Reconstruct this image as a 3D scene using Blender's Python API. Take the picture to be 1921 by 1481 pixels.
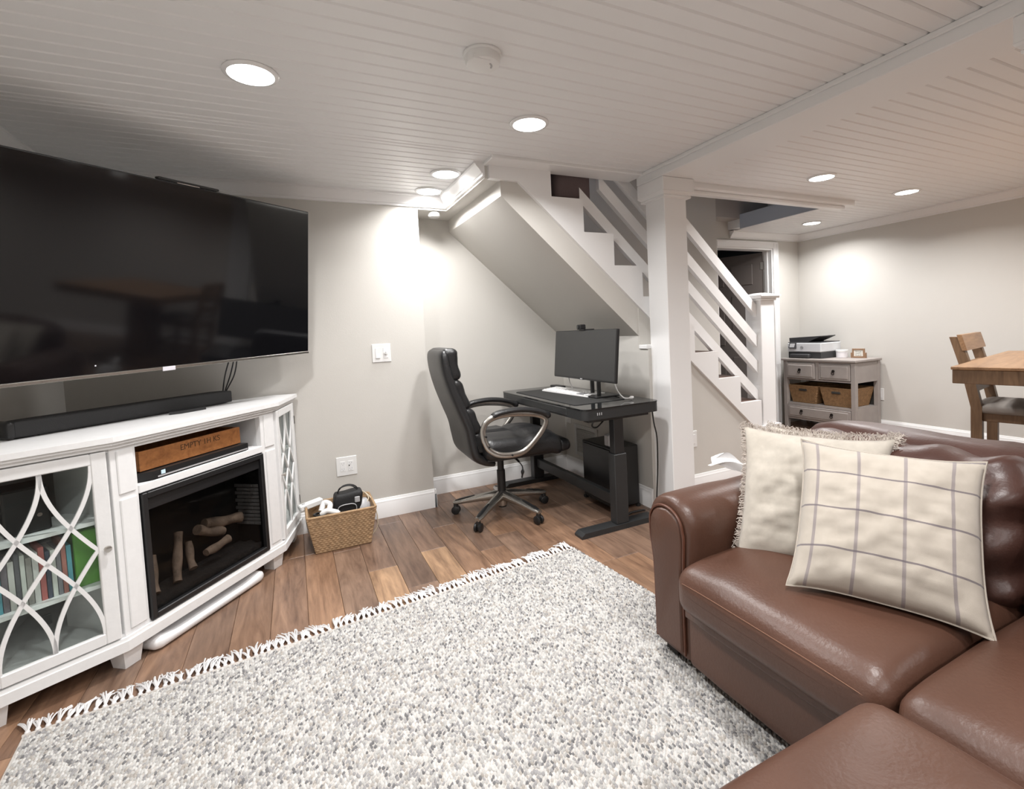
import bpy, bmesh, math, random
import numpy as np
from mathutils import Matrix, Vector, noise as mnoise

random.seed(7); np.random.seed(7)
S = bpy.context.scene
for o in list(bpy.data.objects):
    bpy.data.objects.remove(o, do_unlink=True)
PI = math.pi

# ------------------------------------------------------------------ camera, world, exposure
CAM_H, FPX, CX, CY = 1.2252, 929.54, 1002.5, 667.3
YAW, PITCH, ROLL = 0.4529, 0.0496, -0.0482
cd = bpy.data.cameras.new('camera'); cam = bpy.data.objects.new('camera', cd)
S.collection.objects.link(cam); S.camera = cam
cd.sensor_fit = 'HORIZONTAL'; cd.sensor_width = 36.0
cd.lens = FPX / 1921 * 36.0
cd.shift_x = (960.5 - CX) / 1921; cd.shift_y = (CY - 740.5) / 1921
cd.clip_start = 0.02
_F = Vector((math.sin(YAW), math.cos(YAW), 0)); _R = Vector((math.cos(YAW), -math.sin(YAW), 0)); _U = Vector((0, 0, 1))
F2 = _F * math.cos(PITCH) - _U * math.sin(PITCH); U2 = _U * math.cos(PITCH) + _F * math.sin(PITCH)
R3 = _R * math.cos(ROLL) + U2 * math.sin(ROLL); U3 = U2 * math.cos(ROLL) - _R * math.sin(ROLL)
mw = Matrix.Identity(4)
for i in range(3):
    mw[i][0] = R3[i]; mw[i][1] = U3[i]; mw[i][2] = -F2[i]
mw[2][3] = CAM_H
cam.matrix_world = mw

w = bpy.data.worlds.new('world'); S.world = w; w.use_nodes = True
w.node_tree.nodes['Background'].inputs[0].default_value = (0.60, 0.70, 0.88, 1)
w.node_tree.nodes['Background'].inputs[1].default_value = 2.6
LAMP_W = 9.0                     # watts of each recessed ceiling light
S.view_settings.view_transform = 'Standard'; S.view_settings.look = 'None'
S.view_settings.gamma = 1.0; S.view_settings.use_curve_mapping = False
S.view_settings.exposure = 0.86

# ------------------------------------------------------------------ materials
MATS = {}
def mat(name, col, rough=0.5, metal=0.0, spec=0.5, bump=None, var=None, coat=0.0, sheen=0.0, emit=None):
    """bump=(scale, strength[, detail]) noise bump ; var=(scale, amount) noise value variation."""
    m = bpy.data.materials.new(name); m.use_nodes = True
    nt = m.node_tree; b = nt.nodes['Principled BSDF']
    b.inputs['Base Color'].default_value = (*col, 1)
    b.inputs['Roughness'].default_value = rough; b.inputs['Metallic'].default_value = metal
    b.inputs['Specular IOR Level'].default_value = spec
    b.inputs['Coat Weight'].default_value = coat
    b.inputs['Sheen Weight'].default_value = sheen
    tc = nt.nodes.new('ShaderNodeTexCoord')
    if var:
        n = nt.nodes.new('ShaderNodeTexNoise'); n.inputs['Scale'].default_value = var[0]; n.inputs['Detail'].default_value = 5
        nt.links.new(tc.outputs['Object'], n.inputs['Vector'])
        r = nt.nodes.new('ShaderNodeValToRGB'); a = var[1]
        r.color_ramp.elements[0].position = .3; r.color_ramp.elements[1].position = .7
        r.color_ramp.elements[0].color = (*[c * (1 - a) for c in col], 1)
        r.color_ramp.elements[1].color = (*[min(1, c * (1 + a)) for c in col], 1)
        nt.links.new(n.outputs['Fac'], r.inputs['Fac']); nt.links.new(r.outputs['Color'], b.inputs['Base Color'])
    if bump:
        n2 = nt.nodes.new('ShaderNodeTexNoise'); n2.inputs['Scale'].default_value = bump[0]
        n2.inputs['Detail'].default_value = bump[2] if len(bump) > 2 else 3
        nt.links.new(tc.outputs['Object'], n2.inputs['Vector'])
        bp = nt.nodes.new('ShaderNodeBump'); bp.inputs['Strength'].default_value = bump[1]; bp.inputs['Distance'].default_value = .01
        nt.links.new(n2.outputs['Fac'], bp.inputs['Height']); nt.links.new(bp.outputs['Normal'], b.inputs['Normal'])
    if emit:
        b.inputs['Emission Color'].default_value = (*emit[0], 1); b.inputs['Emission Strength'].default_value = emit[1]
    MATS[name] = m
    return m

def wood(name, dark, light, scale=1.0, axis=0, rough=.4, use_obj=False, bump=.15):
    m = mat(name, dark, rough); nt = m.node_tree; b = nt.nodes['Principled BSDF']
    tc = nt.nodes.new('ShaderNodeTexCoord'); mp = nt.nodes.new('ShaderNodeMapping')
    sc = [9 * scale] * 3; sc[axis] = 1.1 * scale
    mp.inputs['Scale'].default_value = sc
    oi = nt.nodes.new('ShaderNodeObjectInfo')
    ad = nt.nodes.new('ShaderNodeVectorMath'); ad.operation = 'MULTIPLY_ADD'
    nt.links.new(oi.outputs['Random'], ad.inputs[0]); ad.inputs[1].default_value = (37, 53, 71)
    nt.links.new(tc.outputs['Object'], ad.inputs[2]); nt.links.new(ad.outputs[0], mp.inputs['Vector'])
    n = nt.nodes.new('ShaderNodeTexNoise'); n.inputs['Scale'].default_value = 1.6; n.inputs['Detail'].default_value = 8
    n.inputs['Roughness'].default_value = .62; n.inputs['Distortion'].default_value = 1.3
    nt.links.new(mp.outputs[0], n.inputs['Vector'])
    n3 = nt.nodes.new('ShaderNodeTexNoise'); n3.inputs['Scale'].default_value = 7; n3.inputs['Detail'].default_value = 4
    nt.links.new(mp.outputs[0], n3.inputs['Vector'])
    r = nt.nodes.new('ShaderNodeValToRGB'); r.color_ramp.elements[0].position = .33; r.color_ramp.elements[1].position = .68
    r.color_ramp.elements[0].color = (*dark, 1); r.color_ramp.elements[1].color = (*light, 1)
    mx = nt.nodes.new('ShaderNodeMath'); mx.operation = 'MULTIPLY_ADD'; mx.inputs[1].default_value = .28
    nt.links.new(n3.outputs['Fac'], mx.inputs[0])
    ml = nt.nodes.new('ShaderNodeMath'); ml.operation = 'MULTIPLY'; ml.inputs[1].default_value = .72
    nt.links.new(n.outputs['Fac'], ml.inputs[0]); nt.links.new(ml.outputs[0], mx.inputs[2])
    nt.links.new(mx.outputs[0], r.inputs['Fac'])
    out = r.outputs['Color']
    if use_obj:
        mm = nt.nodes.new('ShaderNodeMix'); mm.data_type = 'RGBA'; mm.blend_type = 'MULTIPLY'; mm.inputs[0].default_value = 1
        nt.links.new(out, mm.inputs[6]); nt.links.new(oi.outputs['Color'], mm.inputs[7]); out = mm.outputs[2]
    nt.links.new(out, b.inputs['Base Color'])
    bp = nt.nodes.new('ShaderNodeBump'); bp.inputs['Strength'].default_value = bump; bp.inputs['Distance'].default_value = .004
    nt.links.new(mx.outputs[0], bp.inputs['Height']); nt.links.new(bp.outputs['Normal'], b.inputs['Normal'])
    return m

def glass(name, tint=(1, 1, 1), refl=.10):
    m = bpy.data.materials.new(name); m.use_nodes = True; nt = m.node_tree; nt.nodes.clear()
    o = nt.nodes.new('ShaderNodeOutputMaterial'); t = nt.nodes.new('ShaderNodeBsdfTransparent'); g = nt.nodes.new('ShaderNodeBsdfGlossy')
    t.inputs[0].default_value = (*tint, 1); g.inputs['Roughness'].default_value = .02
    lw = nt.nodes.new('ShaderNodeLayerWeight'); lw.inputs[0].default_value = .5
    f = nt.nodes.new('ShaderNodeMath'); f.operation = 'POWER'; f.inputs[1].default_value = 5.0; nt.links.new(lw.outputs['Facing'], f.inputs[0])
    a = nt.nodes.new('ShaderNodeMath'); a.operation = 'MULTIPLY_ADD'; a.inputs[1].default_value = .6; a.inputs[2].default_value = refl * .2
    mx = nt.nodes.new('ShaderNodeMixShader')
    nt.links.new(f.outputs[0], a.inputs[0]); nt.links.new(a.outputs[0], mx.inputs[0])
    nt.links.new(t.outputs[0], mx.inputs[1]); nt.links.new(g.outputs[0], mx.inputs[2]); nt.links.new(mx.outputs[0], o.inputs[0])
    MATS[name] = m; return m

M = MATS
mat('wall', (.62, .60, .562), .75, bump=(180, .05), var=(2.2, .012))
mat('wall_white', (.80, .79, .77), .6)
mat('ceiling', (.85, .855, .855), .42, bump=(40, .015))
mat('trim', (.88, .878, .875), .32)
mat('white_gloss', (.84, .84, .84), .25)
mat('stand_white', (.79, .79, .79), .45, var=(30, .02), bump=(60, .05))
mat('stand_inside', (.62, .62, .62), .6)
wood('floor_wood', (.104, .061, .041), (.305, .197, .132), 1.0, axis=1, rough=.36, use_obj=True)
mat('subfloor', (.12, .07, .045), .7)
mat('lamp', (1, 1, 1), .5, emit=((1.0, .985, .965), 9.0))
mat('plastic_white', (.82, .82, .81), .35)
mat('plastic_black', (.012, .012, .013), .38)
mat('screen', (.004, .004, .005), .07, spec=.5)
mat('bezel', (.014, .014, .015), .3)
mat('badge', (.72, .70, .76), .4)
mat('soundbar', (.028, .028, .029), .75, bump=(400, .2))
mat('dark_rubber', (.018, .018, .018), .6)
mat('chrome', (.72, .72, .73), .15, metal=1)
mat('brushed', (.60, .58, .55), .3, metal=1)
mat('gunmetal', (.42, .40, .37), .27, metal=.9)
glass('pane', (.93, .96, .95), .12)
glass('fire_glass', (.66, .66, .66), .05)
mat('firebox', (.012, .012, .012), .7)
mat('brick_dark', (.30, .295, .29), .9, bump=(60, .4))
mat('log', (.40, .29, .215), .8, bump=(50, .6), var=(18, .4))
mat('ember', (.035, .032, .03), .95, bump=(60, .8))
wood('crate_wood', (.20, .075, .025), (.42, .175, .06), 1.6, axis=0, rough=.35)
mat('print_dark', (.07, .03, .01), .7)
mat('sticker', (.62, .80, .90), .5)
mat('leather_black', (.016, .016, .017), .36, bump=(140, .18), spec=.5)
mat('leather_brown', (.086, .040, .026), .385, bump=(110, .09), var=(3.0, .16), coat=.0)
mat('leather_back', (.066, .029, .022), .39, bump=(130, .08), var=(3.0, .22), coat=.0)
mat('stitch', (.20, .10, .062), .7)
mat('piping', (.10, .036, .020), .45)
mat('sofa_foot', (.015, .012, .01), .6)
mat('desk_black', (.022, .023, .024), .45, bump=(200, .05))
mat('desk_glass', (.012, .013, .014), .06)
mat('desk_mat', (.022, .022, .022), .7)
mat('monitor_screen', (.032, .032, .032), .45)
mat('pc_black', (.013, .013, .013), .45)
mat('keyboard', (.86, .86, .86), .5)
mat('key_grey', (.25, .25, .26), .5)
mat('wicker', (.36, .235, .13), .7, var=(35, .22), bump=(90, .25))
mat('wicker_dark', (.30, .175, .082), .7, var=(35, .25), bump=(90, .25))
mat('sideboard', (.36, .325, .305), .6, var=(12, .05), bump=(50, .05))
mat('iron', (.02, .016, .014), .5, metal=.6)
mat('printer_light', (.70, .71, .73), .45)
mat('printer_dark', (.045, .045, .048), .5)
mat('jar', (.80, .78, .80), .4)
wood('sign_wood', (.22, .13, .075), (.36, .22, .13), 6, rough=.6)
mat('paper', (.82, .80, .74), .8)
mat('ink', (.20, .21, .18), .8)
wood('table_wood', (.20, .105, .05), (.38, .225, .12), 1.2, axis=0, rough=.36)
wood('chair_wood', (.12, .068, .036), (.24, .145, .08), 1.6, axis=2, rough=.45)
mat('seat_fabric', (.30, .27, .245), .9, bump=(300, .3), var=(8, .1))
mat('linen', (.49, .45, .39), .95, bump=(900, .15), var=(40, .07), sheen=.2)
mat('linen_fringe', (.47, .415, .37), .95)
mat('rug_base', (.50, .47, .44), .95)
mat('fringe', (.66, .65, .65), .95)
mat('tread', (.16, .095, .075), .5, var=(14, .2))
mat('taupe_fabric', (.135, .10, .10), .9, bump=(250, .3))
mat('door_paint', (.15, .13, .12), .5)
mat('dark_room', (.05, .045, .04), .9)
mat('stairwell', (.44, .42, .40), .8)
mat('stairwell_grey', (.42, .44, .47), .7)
mat('vent', (.62, .62, .61), .5)
mat('bag_black', (.010, .010, .011), .6, bump=(200, .3))
mat('cable_cream', (.70, .60, .45), .6)
mat('grey_plastic', (.42, .42, .43), .4)
mat('balance_white', (.83, .83, .84), .25)
mat('tissue', (.88, .88, .88), .9)
for i, c in enumerate([(.40, .16, .13), (.10, .33, .40), (.16, .14, .16), (.55, .55, .52), (.10, .10, .11), (.58, .60, .56), (.30, .29, .27), (.62, .62, .60), (.42, .12, .11), (.05, .06, .09), (.62, .64, .60), (.20, .20, .22)]):
    mat('case_%d' % i, c, .45)
mat('case_green', (.10, .30, .035), .4)

def plaid():
    m = mat('plaid_linen', (.72, .635, .53), .95, bump=(900, .15), sheen=.2); nt = m.node_tree; b = nt.nodes['Principled BSDF']
    uv = nt.nodes.new('ShaderNodeUVMap'); uv.uv_map = 'UVMap'
    sp = nt.nodes.new('ShaderNodeSeparateXYZ'); nt.links.new(uv.outputs[0], sp.inputs[0])
    def stripes(sock, positions, wd):
        acc = None
        for p in positions:
            s = nt.nodes.new('ShaderNodeMath'); s.operation = 'COMPARE'; s.inputs[1].default_value = p; s.inputs[2].default_value = wd
            nt.links.new(sock, s.inputs[0])
            if acc is None: acc = s.outputs[0]
            else:
                a = nt.nodes.new('ShaderNodeMath'); a.operation = 'MAXIMUM'; nt.links.new(acc, a.inputs[0]); nt.links.new(s.outputs[0], a.inputs[1]); acc = a.outputs[0]
        return acc
    v = stripes(sp.outputs[0], (.10, .345, .60, .845), .0095)
    h = stripes(sp.outputs[1], (.255, .515, .765, .985), .0058)
    c0 = nt.nodes.new('ShaderNodeTexNoise'); c0.inputs['Scale'].default_value = 45; c0.inputs['Detail'].default_value = 4
    tc = nt.nodes.new('ShaderNodeTexCoord'); nt.links.new(tc.outputs['Object'], c0.inputs['Vector'])
    r = nt.nodes.new('ShaderNodeValToRGB'); r.color_ramp.elements[0].color = (.405, .362, .308, 1); r.color_ramp.elements[1].color = (.48, .433, .375, 1)
    nt.links.new(c0.outputs['Fac'], r.inputs[0])
    m1 = nt.nodes.new('ShaderNodeMix'); m1.data_type = 'RGBA'; nt.links.new(r.outputs[0], m1.inputs[6]); m1.inputs[7].default_value = (.22, .19, .20, 1)
    k1 = nt.nodes.new('ShaderNodeMath'); k1.operation = 'MULTIPLY'; k1.inputs[1].default_value = .75; nt.links.new(v, k1.inputs[0]); nt.links.new(k1.outputs[0], m1.inputs[0])
    m2 = nt.nodes.new('ShaderNodeMix'); m2.data_type = 'RGBA'; nt.links.new(m1.outputs[2], m2.inputs[6]); m2.inputs[7].default_value = (.13, .11, .125, 1)
    k2 = nt.nodes.new('ShaderNodeMath'); k2.operation = 'MULTIPLY'; k2.inputs[1].default_value = .85; nt.links.new(h, k2.inputs[0]); nt.links.new(k2.outputs[0], m2.inputs[0])
    nt.links.new(m2.outputs[2], b.inputs['Base Color'])
plaid()

def rug_mat():
    m = mat('rug_yarn', (.6, .57, .53), .95, sheen=.15); nt = m.node_tree; b = nt.nodes['Principled BSDF']
    a = nt.nodes.new('ShaderNodeAttribute'); a.attribute_name = 'tone'
    nt.links.new(a.outputs['Color'], b.inputs['Base Color'])
rug_mat()

# ------------------------------------------------------------------ mesh helpers
class MB:
    def __init__(s): s.v = []; s.f = []
    def add(s, vs, fs):
        k = len(s.v); s.v += [tuple(v) for v in vs]; s.f += [tuple(i + k for i in f) for f in fs]; return s
    def box(s, x0, x1, y0, y1, z0, z1, b=0.0):
        if x0 > x1: x0, x1 = x1, x0
        if y0 > y1: y0, y1 = y1, y0
        if z0 > z1: z0, z1 = z1, z0
        b = min(b, (x1 - x0) * .45, (y1 - y0) * .45, (z1 - z0) * .45)
        if b <= 0:
            vs = [(x, y, z) for z in (z0, z1) for y in (y0, y1) for x in (x0, x1)]
            return s.add(vs, [(0, 2, 3, 1), (4, 5, 7, 6), (0, 1, 5, 4), (2, 6, 7, 3), (0, 4, 6, 2), (1, 3, 7, 5)])
        X = (x0, x1); Y = (y0, y1); Z = (z0, z1); sg = (1, -1); vs = []; idx = {}
        for i in (0, 1):
            for j in (0, 1):
                for k in (0, 1):
                    for a in range(3):
                        p = [X[i] + sg[i] * b, Y[j] + sg[j] * b, Z[k] + sg[k] * b]
                        p[a] = (X[i], Y[j], Z[k])[a]
                        idx[i, j, k, a] = len(vs); vs.append(p)
        fs = []
        for a in range(3):
            o = [q for q in range(3) if q != a]
            for e in (0, 1):
                ring = []
                for (p, q) in ((0, 0), (1, 0), (1, 1), (0, 1)):
                    c = [0, 0, 0]; c[a] = e; c[o[0]] = p; c[o[1]] = q; ring.append(idx[(*c, a)])
                fs.append(tuple(ring))
        for a in range(3):
            o = [q for q in range(3) if q != a]
            for p in (0, 1):
                for q in (0, 1):
                    c0 = [0, 0, 0]; c0[o[0]] = p; c0[o[1]] = q; c1 = list(c0); c0[a] = 0; c1[a] = 1
                    fs.append((idx[(*c0, o[0])], idx[(*c1, o[0])], idx[(*c1, o[1])], idx[(*c0, o[1])]))
        for i in (0, 1):
            for j in (0, 1):
                for k in (0, 1): fs.append((idx[i, j, k, 0], idx[i, j, k, 1], idx[i, j, k, 2]))
        return s.add(vs, fs)
    def prism(s, poly, a0, a1, axis='y'):
        """poly of 2D points extruded along axis: y -> (x,z), z -> (x,y), x -> (y,z)"""
        def P(p, a):
            return (p[0], a, p[1]) if axis == 'y' else ((p[0], p[1], a) if axis == 'z' else (a, p[0], p[1]))
        n = len(poly)
        return s.add([P(p, a0) for p in poly] + [P(p, a1) for p in poly],
                     [tuple(range(n)), tuple(range(2 * n - 1, n - 1, -1))] + [(i, (i + 1) % n, n + (i + 1) % n, n + i) for i in range(n)])
    def tube(s, pts, r, n=8, closed=False):
        pts = [Vector(p) for p in pts]; N = len(pts); rings = []; up = None
        for i, p in enumerate(pts):
            if closed: t = pts[(i + 1) % N] - pts[i - 1]
            else: t = pts[min(i + 1, N - 1)] - pts[max(i - 1, 0)]
            if t.length < 1e-9: t = Vector((0, 0, 1))
            t.normalize()
            if up is None:
                up = Vector((0, 0, 1)) if abs(t.z) < .9 else Vector((1, 0, 0))
            a = t.cross(up)
            if a.length < 1e-6: a = t.cross(Vector((1, 0, 0)))
            a.normalize(); up = a.cross(t).normalized()
            rr = r[i] if isinstance(r, (list, tuple)) else r
            ra, rb = rr if isinstance(rr, (list, tuple)) else (rr, rr)
            rings.append([p + a * (math.cos(q) * ra) + up * (math.sin(q) * rb) for q in [2 * PI * k / n for k in range(n)]])
        vs = [v for rg in rings for v in rg]; fs = []
        for i in range(N if closed else N - 1):
            j = (i + 1) % N
            for k in range(n): fs.append((i * n + k, i * n + (k + 1) % n, j * n + (k + 1) % n, j * n + k))
        if not closed: fs += [tuple(range(n - 1, -1, -1)), tuple((N - 1) * n + k for k in range(n))]
        return s.add(vs, fs)
    def cyl(s, p0, p1, r, n=16, r1=None): return s.tube([p0, p1], [r, r if r1 is None else r1], n)
    def lathe(s, prof, c=(0, 0), n=24):
        vs = [(c[0] + r * math.cos(2 * PI * k / n), c[1] + r * math.sin(2 * PI * k / n), z) for r, z in prof for k in range(n)]
        m = len(prof); fs = [(i * n + k, i * n + (k + 1) % n, (i + 1) * n + (k + 1) % n, (i + 1) * n + k) for i in range(m - 1) for k in range(n)]
        fs += [tuple(range(n - 1, -1, -1)), tuple((m - 1) * n + k for k in range(n))]
        return s.add(vs, fs)
    def rbox(s, c, size, r, n=10, fn=None):
        """rounded box built from a cube grid; fn(P array, unit array) -> P for puffing"""
        h = np.array(size) / 2.0; rr = min(r, *(h * .999)); vs = []; fs = []; key = {}
        g = np.linspace(-1, 1, n + 1); g = np.sign(g) * np.abs(g) ** .8
        for a in range(3):
            o = [q for q in range(3) if q != a]
            for e in (-1, 1):
                ids = np.zeros((n + 1, n + 1), int)
                for i, u in enumerate(g):
                    for j, v in enumerate(g):
                        p = [0, 0, 0]; p[a] = e; p[o[0]] = u; p[o[1]] = v
                        k = tuple(round(q, 5) for q in p)
                        if k not in key: key[k] = len(vs); vs.append(p)
                        ids[i, j] = key[k]
                for i in range(n):
                    for j in range(n):
                        q = (ids[i, j], ids[i + 1, j], ids[i + 1, j + 1], ids[i, j + 1])
                        fs.append(q if (e > 0) ^ (a == 1) else q[::-1])
        U = np.array(vs, float); P = U * h; inn = np.clip(P, -(h - rr), h - rr); D = P - inn
        L = np.linalg.norm(D, axis=1, keepdims=True); L[L == 0] = 1
        P = inn + D / L * rr
        if fn is not None: P = fn(P, U)
        P = P + np.array(c)
        return s.add(P.tolist(), [tuple(int(q) for q in f) for f in fs])
    def loft(s, rings, cap=True, closed=False):
        n = len(rings[0]); vs = [p for r in rings for p in r]; fs = []; m = len(rings)
        for i in range(m - 1 if not closed else m):
            j = (i + 1) % m
            for k in range(n): fs.append((i * n + k, i * n + (k + 1) % n, j * n + (k + 1) % n, j * n + k))
        if cap and not closed: fs += [tuple(range(n - 1, -1, -1)), tuple((m - 1) * n + k for k in range(n))]
        return s.add(vs, fs)
    def xf(s, m):
        s.v = [tuple(m @ Vector(v)) for v in s.v]; return s

ROOT = {}
def link(o): S.collection.objects.link(o); return o
def tag(o, label=None, cat=None, group=None, kind=None):
    if label: o['label'] = label
    if cat: o['category'] = cat
    if group: o['group'] = group
    if kind: o['kind'] = kind
    return o
def thing(name, label, cat, loc=(0, 0, 0), rz=0.0, group=None, kind=None):
    o = link(bpy.data.objects.new(name, None)); o.empty_display_size = .05
    o.location = loc; o.rotation_euler = (0, 0, rz)
    ROOT[o.name] = Matrix.Translation(loc) @ Matrix.Rotation(rz, 4, 'Z')
    return tag(o, label, cat, group, kind)
def mesh_from(mb, name, recalc=True, smooth=None):
    me = bpy.data.meshes.new(name); me.from_pydata([tuple(v) for v in mb.v], [], mb.f)
    if recalc:
        bm = bmesh.new(); bm.from_mesh(me); bmesh.ops.recalc_face_normals(bm, faces=bm.faces); bm.to_mesh(me); bm.free()
    if smooth:
        me.polygons.foreach_set('use_smooth', [True] * len(me.polygons)); me.set_sharp_from_angle(angle=math.radians(smooth))
    me.update(); return me
def build(mb, name, m, parent=None, world=False, smooth=None, label=None, recalc=True):
    """one mesh object; vertices are in the parent thing's local frame, or in world space when world=True"""
    if parent is not None:
        root = ROOT.get(parent.name, Matrix.Identity(4))
        if world:
            inv = root.inverted(); mb.v = [tuple(inv @ Vector(v)) for v in mb.v]
    me = mesh_from(mb, name, recalc, smooth)
    me.materials.append(M[m] if isinstance(m, str) else m)
    o = link(bpy.data.objects.new(name, me))
    if parent is not None:
        o.parent = parent; ROOT[o.name] = root
    if label: o['label'] = label
    return o
def single(mb, name, m, label, cat, loc=(0, 0, 0), smooth=None, group=None, rz=0):
    """a thing that is one mesh; world-space vertices, origin moved to loc"""
    T = Matrix.Translation(loc) @ Matrix.Rotation(rz, 4, 'Z')
    inv = T.inverted(); mb.v = [tuple(inv @ Vector(v)) for v in mb.v]
    me = mesh_from(mb, name, True, smooth); me.materials.append(M[m]); o = link(bpy.data.objects.new(name, me))
    o.location = loc; o.rotation_euler = (0, 0, rz); ROOT[o.name] = T
    return tag(o, label, cat, group)
def struct(mb, name, m, label, cat, parent=None, smooth=None, kind='structure'):
    me = mesh_from(mb, name, True, smooth); me.materials.append(M[m]); o = link(bpy.data.objects.new(name, me))
    if parent is not None: o.parent = parent
    else: tag(o, label, cat, None, kind)
    return o
def piece(me, name, parent, loc, col=None):
    o = link(bpy.data.objects.new(name, me)); o.location = loc; o.parent = parent
    if col: o.color = (*col, 1)
    return o
def text(name, body, size, m, parent, Mx, extrude=.0006, align='CENTER'):
    c = bpy.data.curves.new(name, 'FONT'); c.body = body; c.size = size; c.extrude = extrude; c.align_x = align; c.align_y = 'CENTER'
    tmp = link(bpy.data.objects.new(name, c)); bpy.context.view_layer.update()
    me = bpy.data.meshes.new_from_object(tmp.evaluated_get(bpy.context.evaluated_depsgraph_get())); me.name = name
    bpy.data.objects.remove(tmp); bpy.data.curves.remove(c)
    me.materials.clear(); me.materials.append(M[m]); o = link(bpy.data.objects.new(name, me)); o.parent = parent
    root = ROOT.get(parent.name, Matrix.Identity(4)); o.matrix_local = root.inverted() @ Mx
    return o
def frame_mat(origin, ex, ey, ez):
    m = Matrix.Identity(4)
    for i in range(3): m[i][0] = ex[i]; m[i][1] = ey[i]; m[i][2] = ez[i]; m[i][3] = origin[i]
    return m
def arc(c, r, a0, a1, n): return [(c[0] + r * math.cos(a0 + (a1 - a0) * k / n), c[1] + r * math.sin(a0 + (a1 - a0) * k / n)) for k in range(n + 1)]
def smoothline(pts, per=6):
    """Catmull-Rom through 3D points"""
    P = [Vector(p) for p in pts]; P = [P[0] * 2 - P[1]] + P + [P[-1] * 2 - P[-2]]; out = []
    for i in range(1, len(P) - 2):
        for k in range(per):
            t = k / per; a, b, c, d = P[i - 1], P[i], P[i + 1], P[i + 2]
            out.append(.5 * ((2 * b) + (c - a) * t + (2 * a - 5 * b + 4 * c - d) * t * t + (3 * b - a - 3 * c + d) * t ** 3))
    out.append(P[-2]); return out

# ------------------------------------------------------------------ room dimensions
H = 2.2; XL, XR = -1.11, 5.443; YN = -2.6
YA, YB, YD, YF = 3.48, 3.757, 3.927, 2.69
XA, XC, XD, XG = .843, 1.05, 1.145, 2.10
HB, HD, HG = 2.110, 2.018, 1.17
BL, BR, BD = 2.084, 2.349, .067
OX0, OX1 = 1.467, 4.31           # stair opening in the ceiling
S0, Z0, RUN, RISE = 1.689, 2.034, .2217, .2044

# ---- walls
struct(MB().box(XL - .12, XL, YN - .12, 4.0, 0, H + .1), 'wall_left', 'wall', 'greige painted wall at the left behind the television', 'wall')
struct(MB().box(XL, XA, YA, 4.0, 0, H + .1), 'wall_back', 'wall', 'greige wall with the light switch and double outlet', 'wall')
struct(MB().box(XA, XG + .1, YB, 4.0, 0, H + .02), 'wall_alcove', 'wall', 'greige recessed wall behind the office chair', 'wall')
struct(MB().box(XG + .1, 3.96, YB, 4.0, 0, 3.5).box(OX0, XG + .1, YB, 4.0, H + .02, 3.5), 'wall_stairwell', 'wall', 'greige wall on the far side of the stairs', 'wall')
DX0, DX1, DZ = 4.127, 5.003, 2.035
struct(MB().box(3.96, DX0, YD, YD + .12, 0, H + .1).box(DX1, XR + .12, YD, YD + .12, 0, H + .1).box(DX0, DX1, YD, YD + .12, DZ, H + .1), 'wall_door', 'wall', 'greige wall around the open door beyond the stairs', 'wall')
struct(MB().box(XR, XR + .12, YN - .12, YD, 0, H + .1), 'wall_right', 'wall', 'greige wall behind the sideboard and dining table', 'wall')
struct(MB().box(XL - .12, XR + .12, YN - .12, YN, 0, H + .1), 'wall_front', 'wall', 'greige wall behind the photographer', 'wall')
# dark room behind the door
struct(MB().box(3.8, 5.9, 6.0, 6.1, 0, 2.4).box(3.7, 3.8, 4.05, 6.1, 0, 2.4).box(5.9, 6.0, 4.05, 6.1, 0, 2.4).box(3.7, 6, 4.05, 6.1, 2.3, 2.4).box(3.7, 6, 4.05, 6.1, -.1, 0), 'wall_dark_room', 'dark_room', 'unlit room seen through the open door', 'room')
# alcove end wall + stub to the column
struct(MB().box(XG, XG + .1, YF + .01, YB, 0, HG + .03).box(XG, XG + .1, 2.60, YF + .01, 0, 1.07), 'wall_end', 'wall', 'greige end wall of the desk alcove under the stairs', 'wall')
struct(MB().box(XG - .012, XG + .112, 2.60, YF - .005, 1.07, 1.098, .004), 'trim_1', 'trim', 'small white cap on the stub wall beside the column', 'trim')
# wall under the stringer
def stl(x): return 2.121 - .889 * (x - 1.231)
struct(MB().prism([(XG + .002, 0), (3.60, 0), (3.60, max(.02, stl(3.60))), (XG + .002, stl(XG) + .02)], YF, YF + .06), 'wall_understair', 'wall', 'greige triangular wall below the stair stringer', 'wall')
# bulkhead beside the stairs
struct(MB().box(XA, XD + .02, YA, YB, HB, H).box(XC, XD + .02, YF + .005, YA, HB, H), 'ceiling_bulkhead', 'wall', 'dropped greige bulkhead over the desk alcove', 'bulkhead')

# ---- floor: slab with planks
floor = struct(MB().box(XL - .12, XR + .12, YN - .12, 4.06, -.1, -.012), 'floor', 'subfloor', 'brown hickory plank floor', 'floor')
PW = .1482; X0P = -.014
tones = [(1, .95, .93), (.86, .84, .86), (.78, .77, .80), (1.1, 1.02, .95), (.92, .92, .95), (.7, .69, .72), (1.2, 1.1, 1.0), (.98, .9, .85)]
mesh_cache = {}
def plank_mesh(wd, ln):
    k = (round(wd, 3), round(ln, 3))
    if k not in mesh_cache:
        me = mesh_from(MB().box(-wd / 2, wd / 2, 0, ln, -.012, 0, .0016), 'plank'); me.materials.append(M['floor_wood']); mesh_cache[k] = me
    return mesh_cache[k]
fixed = {2: 2.70, 4: 2.79, 0: 2.19, 1: 3.05, 3: 2.42, 5: 3.10, 6: 2.62}
kmin = math.floor((XL - X0P) / PW); kmax = math.floor((XR - X0P) / PW)
rp = random.Random(3)
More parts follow.
